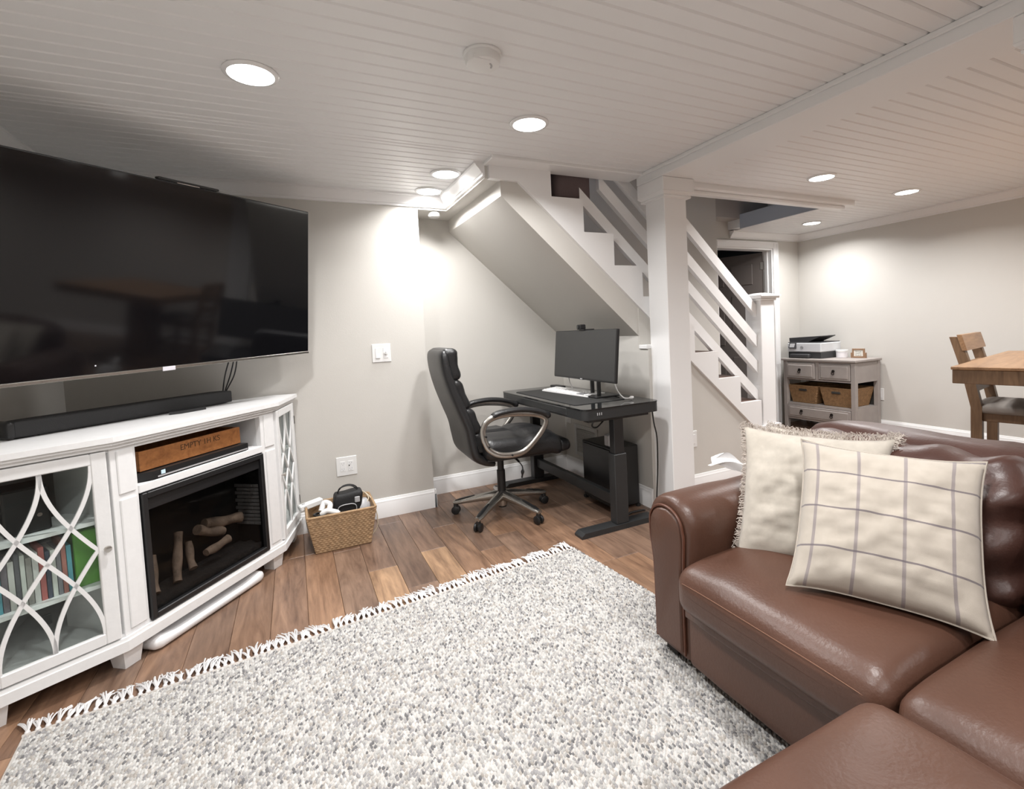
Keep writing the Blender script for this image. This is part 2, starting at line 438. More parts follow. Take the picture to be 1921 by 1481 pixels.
for k in range(kmin, kmax + 1):
    xa = max(XL, X0P + k * PW); xb = min(XR, X0P + (k + 1) * PW)
    if xb - xa < .01: continue
    y = fixed.get(k, rp.uniform(2.0, 3.2)); L = .92
    st = []
    while y > -.9: st.append(y); y -= L
    y = fixed.get(k, st[0]) + L
    ys = sorted(st)
    last = ys[-1]; ys += [last + L, last + 2 * L]
    for a, b2 in zip(ys[:-1], ys[1:]):
        a2 = max(a, -.9); b3 = min(b2, 4.05)
        if b3 - a2 < .02: continue
        t = rp.choice(tones); j = rp.uniform(.9, 1.1)
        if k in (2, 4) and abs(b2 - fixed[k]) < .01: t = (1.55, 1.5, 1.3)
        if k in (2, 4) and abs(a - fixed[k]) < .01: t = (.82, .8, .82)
        piece(plank_mesh(xb - xa - .0012, b3 - a2 - .0012), 'plank', floor, ((xa + xb) / 2, a2, 0), [c * j for c in t])
struct(MB().box(XL, XR, YN, -.902, -.012, 0), 'floor_back', 'floor_wood', 'brown wood floor behind the photographer', 'floor').color = (.95, .9, .9, 1)

# ---- ceiling slabs with bead boards
ceil = struct(MB().box(XL - .12, XR + .12, YN - .12, YF + .02, H + .012, H + .1).box(XL - .12, OX0, YF + .02, 4.0, H + .012, H + .1).box(OX1, XR + .12, YF + .02, 4.0, H + .012, H + .1), 'ceiling', 'ceiling', 'white beadboard ceiling', 'ceiling')
bm_cache = {}
def board_mesh(ln, wd):
    k = (round(ln, 3), round(wd, 4))
    if k not in bm_cache:
        b = .0062
        me = mesh_from(MB().prism([(0, .012), (0, b), (b, 0), (wd - b, 0), (wd, b), (wd, .012)], 0, ln, 'x'), 'board'); me.materials.append(M['ceiling']); bm_cache[k] = me
    return bm_cache[k]
BW = .0735; y = YA - BW * 54
def boards(x0, x1, y0, y1):
    if x1 - x0 < .02 or y1 - y0 < .012: return
    piece(board_mesh(x1 - x0, y1 - y0 - .0008), 'board', ceil, (x0, y0, H))
yb = YA
while yb > -.6:
    ya = yb - BW
    # left of beam
    if ya < 2.56: boards(XL, BL, ya, min(yb, 2.56))
    if yb > 2.56: boards(XL, XC, max(ya, 2.56), yb)
    # right of beam
    if ya < 2.62: boards(BR, XR, ya, min(yb, 2.62))
    if yb > 2.62: boards(OX1 + .07, XR, max(ya, 2.62), yb)
    yb = ya
yb = YA
while yb < YD:
    boards(OX1 + .07, XR, yb, min(yb + BW, YD)); yb += BW
struct(MB().box(XL, XR, YN, yb if False else -.62, H, H + .012), 'ceiling_back', 'ceiling', 'white ceiling behind the photographer', 'ceiling')

# ---- beam, fascia and opening trims
struct(MB().box(BL, BR, YN, 2.64, H - BD, H + .012, .004).box(BL - .012, BL, YN, 2.60, H - .022, H, .003), 'ceiling_beam', 'ceiling', 'white boxed beam running along the ceiling to the column', 'beam')
struct(MB().box(XC - .004, BL, 2.56, YF + .03, H - .018, H + .012, .004), 'trim_2', 'trim', 'flat white trim along the stair opening left of the column', 'trim')
struct(MB().box(BR, OX1 + .07, 2.62, YF + .03, H - .040, H + .012, .006).box(BR, OX1, 2.66, YF + .03, H - BD, H - .038, .006), 'trim_3', 'trim', 'stepped white trim along the stair opening right of the column', 'trim')
struct(MB().box(OX1 - .01, OX1 + .07, YF + .03, YB, H - .010, H - .006, .001), 'trim_4', 'ceiling', 'white trim at the right end of the stair opening', 'trim')
# crown mouldings
CROWN = [(0, 0), (.062, 0), (.062, .010), (.054, .014), (.050, .022), (.036, .036), (.024, .052), (.020, .060), (.013, .062), (.013, .076), (0, .078)]
def crown(name, p0, p1, nrm, label):
    p0 = Vector((*p0, 0)); p1 = Vector((*p1, 0)); nv = Vector((*nrm, 0))
    ra = [tuple(p0 + nv * o + Vector((0, 0, H - d))) for o, d in CROWN]; rb = [tuple(p1 + nv * o + Vector((0, 0, H - d))) for o, d in CROWN]
    struct(MB().loft([ra, rb]), name, 'trim', label, 'crown moulding', smooth=30)
crown('trim_5', (XL, YA), (XC, YA), (0, -1), 'white crown moulding above the light switch wall')
crown('trim_6', (XL, YN), (XL, YA), (1, 0), 'white crown moulding on the left wall above the television')
crown('trim_7', (XC, YF), (XC, YA), (-1, 0), 'white crown moulding on the bulkhead beside the stairs')
crown('trim_8', (XR, YN), (XR, YD), (-1, 0), 'white crown moulding on the right wall')
crown('trim_9', (OX1 + .02, YD), (XR, YD), (0, -1), 'white crown moulding above the open door')
# baseboards
BASE = [(0, 0), (.016, 0), (.016, .098), (.0135, .103), (.0135, .112), (.009, .118), (.006, .130), (0, .132)]
def base(name, p0, p1, nrm, label):
    p0 = Vector((*p0, 0)); p1 = Vector((*p1, 0)); nv = Vector((*nrm, 0))
    struct(MB().loft([[tuple(p + nv * o + Vector((0, 0, d))) for o, d in BASE] for p in (p0, p1)]), name, 'trim', label, 'baseboard', smooth=30)
base('baseboard_back', (XL, YA), (XA + .014, YA), (0, -1), 'white baseboard under the double outlet')
base('baseboard_corner', (XA, YA - .016), (XA, YB), (1, 0), 'white baseboard returning into the desk alcove')
base('baseboard_alcove', (XA, YB), (XG, YB), (0, -1), 'white baseboard behind the office chair')
base('baseboard_end', (XG, 2.60), (XG, YB), (-1, 0), 'white baseboard on the alcove end wall')
base('baseboard_stair', (2.2, YF), (3.58, YF), (0, -1), 'white baseboard below the stair stringer')
base('baseboard_right', (XR, YN), (XR, YD), (-1, 0), 'white baseboard on the right wall')
base('baseboard_left', (XL, YN), (XL, YA), (1, 0), 'white baseboard on the left wall')

# ---- columns
def column(x0, x1, y0, y1, label):
    t = thing('support_column', label, 'column', ((x0 + x1) / 2, (y0 + y1) / 2, 0), kind='structure')
    zt = H - BD
    build(MB().box(x0, x1, y0, y1, 0, zt - .02, .004), 'shaft', 'trim', t, True)
    cap = MB(); e = .036
    cap.box(x0 - e, x1 + e, y0 - e, y1 + e, zt - .085, zt, .004); build(cap, 'capital', 'trim', t, True)
    rings = []
    for o, d in [(e, .084), (e - .004, .092), (.022, .100), (.018, .104), (.022, .108), (.020, .118), (.008, .120), (.001, .122)]:
        rings.append([(x0 - o, y0 - o, zt - d), (x1 + o, y0 - o, zt - d), (x1 + o, y1 + o, zt - d), (x0 - o, y1 + o, zt - d)])
    build(MB().loft(rings), 'moulding', 'trim', t, True)
column(2.126, 2.306, 2.428, 2.608, 'square white column in front of the stairs under the beam')
column(2.126, 2.306, .545, .725, 'square white column whose capital shows at the right edge of the photo')

# ---- staircase
stair = thing('staircase', 'white open sided staircase with dark treads and sloping rails', 'staircase', (2.6, 3.2, 0), kind='structure')
poly = [(XC + .02, HB - .002), (1.252, HB - .002)]
poly += [(x, stl(x)) for x in (1.262, 2.0, 3.0, 3.604)]
poly += [(3.604, 0), (S0 + 9 * RUN, 0)]
for i in range(9, -1, -1):
    poly += [(S0 + i * RUN, Z0 - i * RISE), (S0 + (i - 1) * RUN, Z0 - i * RISE)]
poly += [(S0 - RUN, H - .005), (XC + .02, H - .005)]
sm = MB()
# build the sawtooth board as column strips so the concave outline fills cleanly
xs = sorted(set([round(p[0], 5) for p in poly] + [2.126, 2.306]))
def top_at(x):
    if x < S0 - RUN: return H - .005
    for i in range(0, 10):
        if x < S0 + i * RUN: return Z0 - i * RISE
    return 0
def bot_at(x): return min(HB - .002, stl(x)) if x < 3.604 else 0
for a, b2 in zip(xs[:-1], xs[1:]):
    m_ = (a + b2) / 2; tz = top_at(m_)
    za, zb = max(0, bot_at(a)), max(0, bot_at(b2 - 1e-6))
    sm.prism([(a, za), (b2, zb), (b2, tz), (a, tz)], YF - .018, YF + .02)
build(sm, 'stringer', 'trim', stair, True, label='white sawtooth stringer')
build(MB().prism([(XD, HD), (XG + .02, HD - .9 * (XG + .02 - XD)), (XG + .02, 1.40), (1.26, H - .01), (XD, H - .01)], YF + .005, YB + .01), 'soffit', 'wall', stair, True, label='greige sloping underside')
tm = None
for i in range(0, 10):
    zt = Z0 - i * RISE; x1 = S0 + i * RUN; x0 = x1 - RUN
    build(MB().box(x0 - .01, x1 + .022, YF + .021, YB - .002, zt - .028, zt, .006), 'tread', 'tread', stair, True)
    zb = zt - RISE if i < 9 else 0
    build(MB().box(x1 - .016, x1, YF + .021, YB - .002, zb, zt - .028), 'riser', 'trim', stair, True)
build(MB().box(S0 - RUN - .016, S0 - RUN, YF + .021, YB - .002, Z0, Z0 + RISE), 'riser', 'trim', stair, True)
def rail(zc, xa, xb):
    """sloping board centred on height zc at X=3.345"""
    f = lambda x: zc - .920 * (x - 3.345); h = .046
    build(MB().prism([(xa, f(xa) - h), (xb, f(xb) - h), (xb, f(xb) + h), (xa, f(xa) + h)], YF + .036, YF + .072), 'rail', 'trim', stair, True)
rail(1.234, 1.85, 3.30); rail(.995, 1.85, 3.30); rail(.792, 1.85, 3.30); rail(.561, 1.70, 3.30)
nw = build(MB().box(3.275, 3.425, YF - .005, YF + .145, Z0 - 8 * RISE, 1.385, .004), 'newel_post', 'trim', stair, True)
cp = MB(); cx, cy = 3.35, YF + .07
for (e, z0_, z1_) in ((.088, 1.375, 1.392), (.104, 1.392, 1.410)): cp.box(cx - e, cx + e, cy - e, cy + e, z0_, z1_, .003)
cp.loft([[(cx - e, cy - e, z), (cx + e, cy - e, z), (cx + e, cy + e, z), (cx - e, cy + e, z)] for e, z in ((.112, 1.408), (.112, 1.418), (.03, 1.438))])
build(cp, 'cap', 'trim', nw, True)
# upper stairwell above the ceiling opening (daylight falls in from a high side window upstairs)
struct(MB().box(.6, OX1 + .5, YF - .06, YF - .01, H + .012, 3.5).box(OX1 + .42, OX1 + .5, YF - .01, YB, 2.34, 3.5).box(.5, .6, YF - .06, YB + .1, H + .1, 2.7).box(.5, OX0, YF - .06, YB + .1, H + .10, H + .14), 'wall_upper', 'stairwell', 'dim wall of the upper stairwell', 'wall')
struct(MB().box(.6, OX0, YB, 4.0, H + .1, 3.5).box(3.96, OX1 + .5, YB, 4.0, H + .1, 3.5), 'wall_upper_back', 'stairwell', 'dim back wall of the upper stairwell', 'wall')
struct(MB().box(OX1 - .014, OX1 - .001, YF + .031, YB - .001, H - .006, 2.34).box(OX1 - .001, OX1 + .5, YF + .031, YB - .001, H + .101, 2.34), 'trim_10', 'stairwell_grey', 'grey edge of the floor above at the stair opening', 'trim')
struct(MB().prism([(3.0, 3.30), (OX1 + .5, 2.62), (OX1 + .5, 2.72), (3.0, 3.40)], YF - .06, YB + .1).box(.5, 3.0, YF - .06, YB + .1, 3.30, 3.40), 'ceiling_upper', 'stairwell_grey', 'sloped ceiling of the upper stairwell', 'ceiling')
o = single(MB().rbox((1.665, 2.86, Z0 + .15), (.262, .26, .30), .035, 8), 'storage_bin', 'taupe_fabric', 'dark taupe fabric bin standing on the top visible stair', 'bin', (1.665, 2.86, Z0), smooth=40)

# ---- door
door = thing('door_1', 'open dark panelled door in a white frame beyond the stairs', 'door', ((DX0 + DX1) / 2, YD, 0), kind='structure')
tw = .07
def casing(mb, x0, x1, z0, z1):
    mb.box(x0, x1, YD - .018, YD, z0, z1, .004)
c = MB(); casing(c, DX0 - tw, DX0, 0, DZ + tw); casing(c, DX1, DX1 + tw, 0, DZ + tw); casing(c, DX0, DX1, DZ, DZ + tw)
c.box(DX0 - tw, DX0 - tw + .018, YD - .026, YD - .016, 0, DZ + tw, .003).box(DX1 + tw - .018, DX1 + tw, YD - .026, YD - .016, 0, DZ + tw, .003).box(DX0 - tw + .018, DX1 + tw - .018, YD - .026, YD - .016, DZ + tw - .018, DZ + tw, .003)
build(c, 'casing', 'trim', door, True)
c = MB().box(DX0, DX0 + .018, YD, YD + .12, 0, DZ).box(DX1 - .018, DX1, YD, YD + .12, 0, DZ).box(DX0 + .018, DX1 - .018, YD, YD + .12, DZ - .018, DZ)
c.box(DX1 - .03, DX1 - .018, YD + .05, YD + .09, 0, DZ - .018, .002)
build(c, 'jamb', 'trim', door, True)
ang = math.radians(68); hx, hy = DX1 - .022, YD + .115
ex = Vector((-math.cos(ang), math.sin(ang), 0)); ey = Vector((-math.sin(ang), -math.cos(ang), 0)); ez = Vector((0, 0, 1))
DM = frame_mat((hx, hy, .01), ex, ey, ez)
leaf = build(MB().box(0.004, .82, -.034, 0, 0, 2.0, .002).xf(DM), 'door_leaf', 'door_paint', door, True)
for (px0, px1) in ((.12, .37), (.46, .71)):
    for (pz0, pz1) in ((.22, .78), (.92, 1.52), (1.64, 1.88)):
        build(MB().box(px0, px1, -.004, .006, pz0, pz1, .005).xf(DM), 'panel', 'door_paint', leaf, True)
for z in (.35, 1.03, 1.80):
    build(MB().box(-.012, .03, -.036, .004, z, z + .09, .003).box(-.02, -.008, -.02, .006, z, z + .09, .003).xf(DM), 'hinge', 'brushed', leaf, True)

# ------------------------------------------------------------------ ceiling lights
def downlight(x, y, label, grp='recessed ceiling lights', watts=LAMP_W):
    t = thing('recessed_light', label, 'ceiling light', (x, y, H), group=grp)
    build(MB().lathe([(.078, .004), (.090, .002), (.092, -.004), (.088, -.008), (.076, -.010), (.076, -.004)], n=40), 'trim_ring', 'white_gloss', t, smooth=40)
    build(MB().lathe([(.0755, -.004), (.0755, -.0085), (.06, -.0095), (.0001, -.010)], n=40), 'diffuser', 'lamp', t, smooth=40)
    ld = bpy.data.lights.new('downlight', 'AREA'); ld.shape = 'DISK'; ld.size = .15; ld.energy = watts; ld.color = (1.0, .985, .975); ld.spread = math.radians(150)
    lo = link(bpy.data.objects.new('downlight', ld)); lo.parent = t; lo.location = (0, 0, -.012)
for x, y, l in [(-.07, 2.07, 'recessed ceiling light nearest the television'), (1.065, 2.125, 'recessed ceiling light between the smoke detector and the stairs'),
                (.897, 2.945, 'nearer of two recessed lights beside the stair bulkhead'), (.889, 3.325, 'recessed light of the bulkhead pair that is closest to the wall'),
                (3.384, 2.25, 'recessed light beyond the beam, left one of the pair'), (4.505, 2.29, 'recessed light beyond the beam, right one of the pair'), (4.88, 3.36, 'recessed light in the corner above the printer sideboard')]:
    downlight(x, y, l, watts=LAMP_W * (.55 if abs(x - .89) < .05 else 1))
for x, y, l in [(-.07, .55, 'unseen recessed light added over the near left of the rug'), (1.065, .55, 'unseen recessed light added over the ottoman'), (-.07, -1.2, 'unseen recessed light added behind the photographer by the left wall'),
                (1.065, -1.2, 'unseen recessed light added directly behind the photographer'), (3.4, -1.2, 'unseen recessed light added behind the photographer beyond the beam'), (4.5, -1.2, 'unseen recessed light added behind the photographer by the right wall'), (3.4, .75, 'unseen recessed light added over the near end of the dining table'), (4.5, .75, 'unseen recessed light added over the far end of the dining table')]:
    downlight(x, y, l)  # guessed lights out of view, added to supply light from behind the camera

# smoke detectors
t = thing('smoke_detector', 'round white smoke detector on the beadboard ceiling', 'smoke detector', (.662, 1.66, H), group='smoke detectors')
build(MB().lathe([(.066, 0), (.068, -.006), (.066, -.010), (.058, -.011)], n=40), 'base_plate', 'plastic_white', t, smooth=30)
build(MB().lathe([(.060, -.010), (.061, -.030), (.057, -.038), (.050, -.041), (.0001, -.042)], n=40), 'cover', 'plastic_white', t, smooth=30)
build(MB().box(-.05, .012, -.046, -.042, -.030, -.043, .001), 'test_strip', 'white_gloss', t)
for k in range(5):
    a = -.9 + k * .22
    build(MB().cyl((.03 * math.cos(a), .03 * math.sin(a), -.0415), (.03 * math.cos(a), .03 * math.sin(a), -.0428), .0035, 8), 'sound_hole', 'grey_plastic', t)
t = thing('motion_sensor', 'small round white detector under the alcove bulkhead', 'smoke detector', (.972, 3.53, HB), group='smoke detectors')
build(MB().lathe([(.026, 0), (.026, -.006), (.040, -.008), (.042, -.030), (.038, -.036), (.0001, -.037)], n=32), 'cover', 'plastic_white', t, smooth=30)
build(MB().lathe([(.028, -.0365), (.028, -.040), (.0001, -.041)], n=24), 'lens', 'white_gloss', t, smooth=30)

# ------------------------------------------------------------------ wall plates
def plate_frame(o, ex, ez, nrm): return frame_mat(o, Vector(ex), Vector(nrm) * -1, Vector(ez))
def outlet_slots(mb, cx, cz):
    for dx in (-.0065, .0065): mb.box(cx + dx - .0012, cx + dx + .0012, -.0082, -.006, cz - .004, cz + .004)
    mb.cyl((cx, -.0082, cz - .010), (cx, -.006, cz - .010), .0024, 8)
t = thing('light_switch', 'white double light switch plate on the wall right of the television', 'light switch', (.540, YA, 1.125), group='wall plates')
build(MB().box(-.062, .062, -.006, 0, -.062, .062, .003), 'plate', 'plastic_white', t)
build(MB().box(-.041, -.009, -.0085, -.005, -.035, .035, .002), 'rocker_frame', 'white_gloss', t)
build(MB().prism([(-.006, -.033), (-.0125, -.033), (-.009, 0), (-.0085, .033), (-.006, .033)], -.038, -.012, 'x'), 'rocker', 'plastic_white', t)
build(MB().box(.010, .042, -.0085, -.005, -.035, .035, .002), 'dimmer_frame', 'white_gloss', t)
build(MB().cyl((.026, -.006, 0), (.026, -.018, 0), .012, 20, .010), 'dial', 'plastic_white', t, smooth=30)
build(MB().box(.0245, .0275, -.0195, -.0175, -.006, .008), 'dial_mark', 'grey_plastic', t)
t = thing('wall_outlet', 'white double electrical outlet plate above the wicker basket', 'outlet', (.272, YA, .392), group='wall plates')
build(MB().box(-.064, .064, -.006, 0, -.063, .063, .003), 'plate', 'plastic_white', t)
for cx_ in (-.024, .024):
    build(MB().box(cx_ - .017, cx_ + .017, -.0075, -.005, -.034, .034, .002), 'receptacle', 'white_gloss', t)
    sl = MB(); outlet_slots(sl, cx_, .020); outlet_slots(sl, cx_, -.016); build(sl, 'slots', 'grey_plastic', t)
build(MB().box(.012, .018, -.0085, -.007, -.002, .008), 'reset_button', 'dark_rubber', t)
t = thing('wall_outlet', 'white outlet with a plugged black cord beside the sideboard', 'outlet', (XR, 3.037, .397), group='wall plates')
build(MB().box(-.006, 0, -.042, .042, -.062, .062, .003), 'plate', 'plastic_white', t)
build(MB().box(-.0075, -.005, -.017, .017, -.034, .034, .002), 'receptacle', 'white_gloss', t)
t = thing('wall_outlet', 'white outlet under the stairs beside the column', 'outlet', (2.545, YF, .392), group='wall plates')
build(MB().box(-.036, .036, -.006, 0, -.06, .06, .003), 'plate', 'plastic_white', t)
build(MB().box(-.017, .017, -.0075, -.005, -.034, .034, .002), 'receptacle', 'white_gloss', t)
t = thing('wall_outlet', 'pale outlet plate on the alcove end wall under the desk', 'outlet', (XG, 3.69, .48), group='wall plates')
build(MB().box(-.006, 0, -.036, .036, -.06, .06, .003), 'plate', 'plastic_white', t)
build(MB().box(-.0075, -.005, -.017, .017, -.034, .034, .002), 'receptacle', 'white_gloss', t)
t = thing('wall_vent', 'pale vent grille low on the alcove end wall', 'vent', (XG, 3.42, .30))
fr = MB().box(-.012, 0, -.17, -.14, -.13, .13, .003).box(-.012, 0, .14, .17, -.13, .13, .003).box(-.012, 0, -.14, .14, .10, .13, .003).box(-.012, 0, -.14, .14, -.13, -.10, .003)
build(fr, 'vent_frame', 'vent', t)
sm_ = mesh_from(MB().prism([(-.010, .004), (-.002, -.004), (0, -.004), (-.008, .004)], -.14, .14, 'y'), 'slat'); sm_.materials.append(M['vent'])
for k in range(13): piece(sm_, 'slat', t, (0, 0, -.09 + k * .015))

# ------------------------------------------------------------------ television stand with fireplace
PA = Vector((-.645, 2.368, 0)); PB = Vector((-.118, 3.045, 0)); PL = Vector((-.985, 2.180, 0)); PR = Vector((-.030, 3.430, 0))
Z3 = Vector((0, 0, 1))
def side_frame(p, q):
    e = (q - p); L = e.length; e.normalize(); return frame_mat(p, e, Z3.cross(e), Z3), L
FM, FL = side_frame(PA, PB); LM, LLn = side_frame(PL, PA); RM, RLn = side_frame(PB, PR)
def outline(off):
    """front outline of the stand pushed out by off, closed against the walls"""
    def nrm(M_): return -Vector((M_[0][1], M_[1][1], 0))
    def inter(p, d, q, e):
        den = d.x * e.y - d.y * e.x; t_ = ((q.x - p.x) * e.y - (q.y - p.y) * e.x) / den; return p + d * t_
    dl = PA - PL; df = PB - PA; dr = PR - PB
    pl0 = PL + nrm(LM) * off; pf0 = PA + nrm(FM) * off; pr0 = PB + nrm(RM) * off
    a = inter(pl0, dl, pf0, df); b_ = inter(pf0, df, pr0, dr)
    l = PL + nrm(LM) * off - dl.normalized() * off * .6; r = PR + nrm(RM) * off + dr.normalized() * off * .3
    return [(l.x, l.y), (a.x, a.y), (b_.x, b_.y), (r.x, min(r.y, 3.462)), (-.12, 3.462), (-1.06, 3.0), (-1.06, 2.62), (max(-1.09, l.x - .07), l.y + .10)]
ST = .905
stand = thing('tv_stand', 'white corner television stand with lattice glass doors and electric fireplace', 'tv stand', (-.55, 2.75, 0))
build(MB().prism(outline(.034), ST - .020, ST, 'z'), 'top', 'stand_white', stand, True)
build(MB().prism(outline(.024), ST - .032, ST - .020, 'z').prism(outline(.012), ST - .046, ST - .032, 'z'), 'top_moulding', 'stand_white', stand, True)
build(MB().prism(outline(.018), .080, .118, 'z').prism(outline(.010), .118, .130, 'z'), 'plinth', 'stand_white', stand, True)
build(MB().prism(outline(-.004), .130, .142, 'z'), 'bottom_panel', 'stand_inside', stand, True)
build(MB().prism(outline(-.004), ST - .06, ST - .046, 'z'), 'top_panel', 'stand_inside', stand, True)
# back panels and dividers
bk = MB().box(-1.065, -1.055, 2.25, 3.02, .142, ST - .06).box(-.13, -.02, 3.452, 3.462, .142, ST - .06)
bk.prism([(-1.06, 3.0), (-.12, 3.462), (-.125, 3.452), (-1.055, 2.99)], .142, ST - .06, 'z')
build(bk, 'back_panel', 'stand_inside', stand, True)
for s_ in (.012, FL - .022): build(MB().box(s_, s_ + .010, .03, .30, .142, ST - .06).xf(FM), 'divider', 'stand_inside', stand, True)
# front face: pilasters, rails
SP0, SP1 = .098, FL - .100
for (a, b_) in ((0, SP0), (SP1, FL)):
    p = build(MB().box(a, b_, 0, .03, .130, ST - .046, .002).xf(FM), 'pilaster', 'stand_white', stand, True)
    build(MB().box(a + .022, b_ - .012, -.006, .002, .150, .655, .003).box(a + .022, b_ - .012, -.006, .002, .675, ST - .060, .003).xf(FM), 'panel', 'stand_white', p, True)
build(MB().box(SP0, SP1, 0, .03, ST - .062, ST - .046, .002).xf(FM), 'upper_rail', 'stand_white', stand, True)
build(MB().box(SP0, SP1, -.004, .34, .655, .690, .003).xf(FM), 'niche_shelf', 'stand_white', stand, True)
build(MB().box(SP0 - .012, SP0, .03, .34, .690, ST - .06).box(SP1, SP1 + .012, .03, .34, .690, ST - .06).box(SP0, SP1, .34, .35, .690, ST - .06).xf(FM), 'niche_lining', 'stand_inside', stand, True)
# lattice doors
def lattice_door(Mx, L, knob_side):
    z0, z1 = .136, ST - .052; s0, s1 = .012, L - .012; st = .046
    fr = MB().box(s0, s0 + st, -.012, .008, z0, z1, .003).box(s1 - st, s1, -.012, .008, z0, z1, .003)
    fr.box(s0 + st, s1 - st, -.012, .008, z1 - st * .9, z1, .003).box(s0 + st, s1 - st, -.012, .008, z0, z0 + st * .9, .003)
    d = build(fr.xf(Mx), 'door', 'stand_white', stand, True)
    a, b_ = s0 + st, s1 - st; zb, zt = z0 + st * .9, z1 - st * .9; W = b_ - a; c = (a + b_) / 2; Hh = (zt - zb) / 2; zm = (zt + zb) / 2
    def g(t_): return (W / 2) * (1 - math.cos(PI / 2 * t_)) if True else 0
    def ribbon(fn):
        pts = []
        for k in range(33):
            t_ = k / 32; pts.append((fn(t_), zt - 2 * Hh * t_))
        mb = MB(); w_ = .0065; rings = []
        for k, (x, z) in enumerate(pts):
            x0_, z0_ = pts[max(k - 1, 0)]; x1_, z1_ = pts[min(k + 1, 32)]
            tx, tz = x1_ - x0_, z1_ - z0_; n_ = math.hypot(tx, tz); nx, nz = -tz / n_, tx / n_
            rings.append([(x + nx * w_, -.009, z + nz * w_), (x - nx * w_, -.009, z - nz * w_), (x - nx * w_, -.001, z - nz * w_), (x + nx * w_, -.001, z + nz * w_)])
        mb.loft(rings); return mb
    half = lambda t_: (1 - abs(1 - 2 * t_))            # 0 at ends, 1 in the middle
    fns = [lambda t_: c + g(half(t_)), lambda t_: c - g(half(t_)),
           lambda t_: (b_ - g(2 * t_)) if t_ <= .5 else (a + g(2 - 2 * t_)), lambda t_: (a + g(2 * t_)) if t_ <= .5 else (b_ - g(2 - 2 * t_))]
    for f in fns: build(ribbon(f).xf(Mx), 'lattice_bar', 'stand_white', d, True, smooth=30)
    build(MB().box(a - .004, b_ + .004, .001, .004, zb - .004, zt + .004).xf(Mx), 'pane', 'pane', d, True)
    ks = s1 - st * .5 if knob_side > 0 else s0 + st * .5
    build(MB().cyl((ks, -.012, zm), (ks, -.022, zm), .005, 10).tube([(ks, -.022, zm), (ks, -.026, zm), (ks, -.032, zm), (ks, -.034, zm)], [.006, .012, .012, .006], 16).xf(Mx), 'knob', 'brushed', d, True, smooth=40)
    hs = s0 - .006 if knob_side > 0 else s1 + .002
    for z in (.22, .72): build(MB().box(hs, hs + .006, -.014, -.004, z, z + .05, .001).xf(Mx), 'hinge', 'iron', d, True)
lattice_door(LM, LLn, 1); lattice_door(RM, RLn, -1)
# feet
def foot(p, Mx):
    r0, r1 = .030, .040
    c_ = Mx @ Vector(p)
    e = Vector((Mx[0][0], Mx[1][0], 0)); n_ = Vector((Mx[0][1], Mx[1][1], 0))
    ring = lambda r, z: [tuple(c_ + e * a * r + n_ * b_ * r + Z3 * z) for a, b_ in ((-1, -1), (1, -1), (1, 1), (-1, 1))]
    build(MB().loft([ring(r0, 0), ring(r1, .080)]), 'foot', 'stand_white', stand, True)
foot((.03, .045, 0), FM); foot((FL - .03, .045, 0), FM); foot((.035, .05, 0), LM); foot((RLn - .05, .05, 0), RM)
# shelves in the side compartments
for z in (.345, .585):
    build(MB().box(.03, LLn - .01, .015, .24, z, z + .014).xf(LM), 'shelf', 'stand_white', stand, True)
    build(MB().box(.03, RLn - .05, .015, .10, z, z + .014).xf(RM), 'shelf', 'stand_white', stand, True)
# fireplace insert (lifts out of the stand)
fire = thing('electric_fireplace', 'black electric fireplace insert with resin logs behind glass', 'fireplace', tuple(FM @ Vector((FL / 2, 0, .135))))
f0, f1, g0, g1 = SP0 + .004, SP1 - .004, .134, .652
fr = MB().box(f0, f0 + .022, -.012, .02, g0, g1, .003).box(f1 - .022, f1, -.012, .02, g0, g1, .003).box(f0 + .022, f1 - .022, -.012, .02, g1 - .026, g1, .003).box(f0 + .022, f1 - .022, -.012, .02, g0, g0 + .024, .003)
build(fr.xf(FM), 'frame', 'plastic_black', fire, True)
build(MB().box(f0 + .022, f1 - .022, .0, .006, g1 - .075, g1 - .028, .002).xf(FM), 'heater_louver', 'bezel', fire, True)
build(MB().box(f0 + .02, f1 - .02, .008, .011, g0 + .02, g1 - .07).xf(FM), 'glass', 'fire_glass', fire, True)
build(MB().box(f0, f1, .17, .18, g0, g1).box(f0, f0 + .01, .012, .17, g0, g1).box(f1 - .01, f1, .012, .17, g0, g1).box(f0, f1, .012, .17, g1 - .01, g1).box(f0, f1, .012, .17, g0, g0 + .01).xf(FM), 'firebox', 'firebox', fire, True)
bmx = mesh_from(MB().box(-.027, .027, -.004, .004, -.008, .008, .002), 'brick'); bmx.materials.append(M['brick_dark'])
for r_ in range(11):
    for c_ in range(3):
        for (sx, q) in ((f0 + .012, 0), (f1 - .012, 1)):
            o = link(bpy.data.objects.new('brick', bmx)); o.parent = fire
            y_ = .045 + c_ * .056 + (.028 if r_ % 2 else 0) * (-1 if c_ == 2 else 1) * (.5)
            Mx = FM @ Matrix.Translation((sx, y_ - .01, .28 + r_ * .020)) @ Matrix.Rotation(PI / 2, 4, 'Z')
            o.matrix_local = ROOT[fire.name].inverted() @ Mx
emb = MB().rbox(((f0 + f1) / 2, .09, .165), (f1 - f0 - .03, .15, .05), .02, 14, lambda P, U: P + np.stack([0 * P[:, 0], 0 * P[:, 0], .010 * np.sin(P[:, 0] * 90) * np.cos(P[:, 1] * 80)], 1))
build(emb.xf(FM), 'ember_bed', 'ember', fire, True, smooth=50)
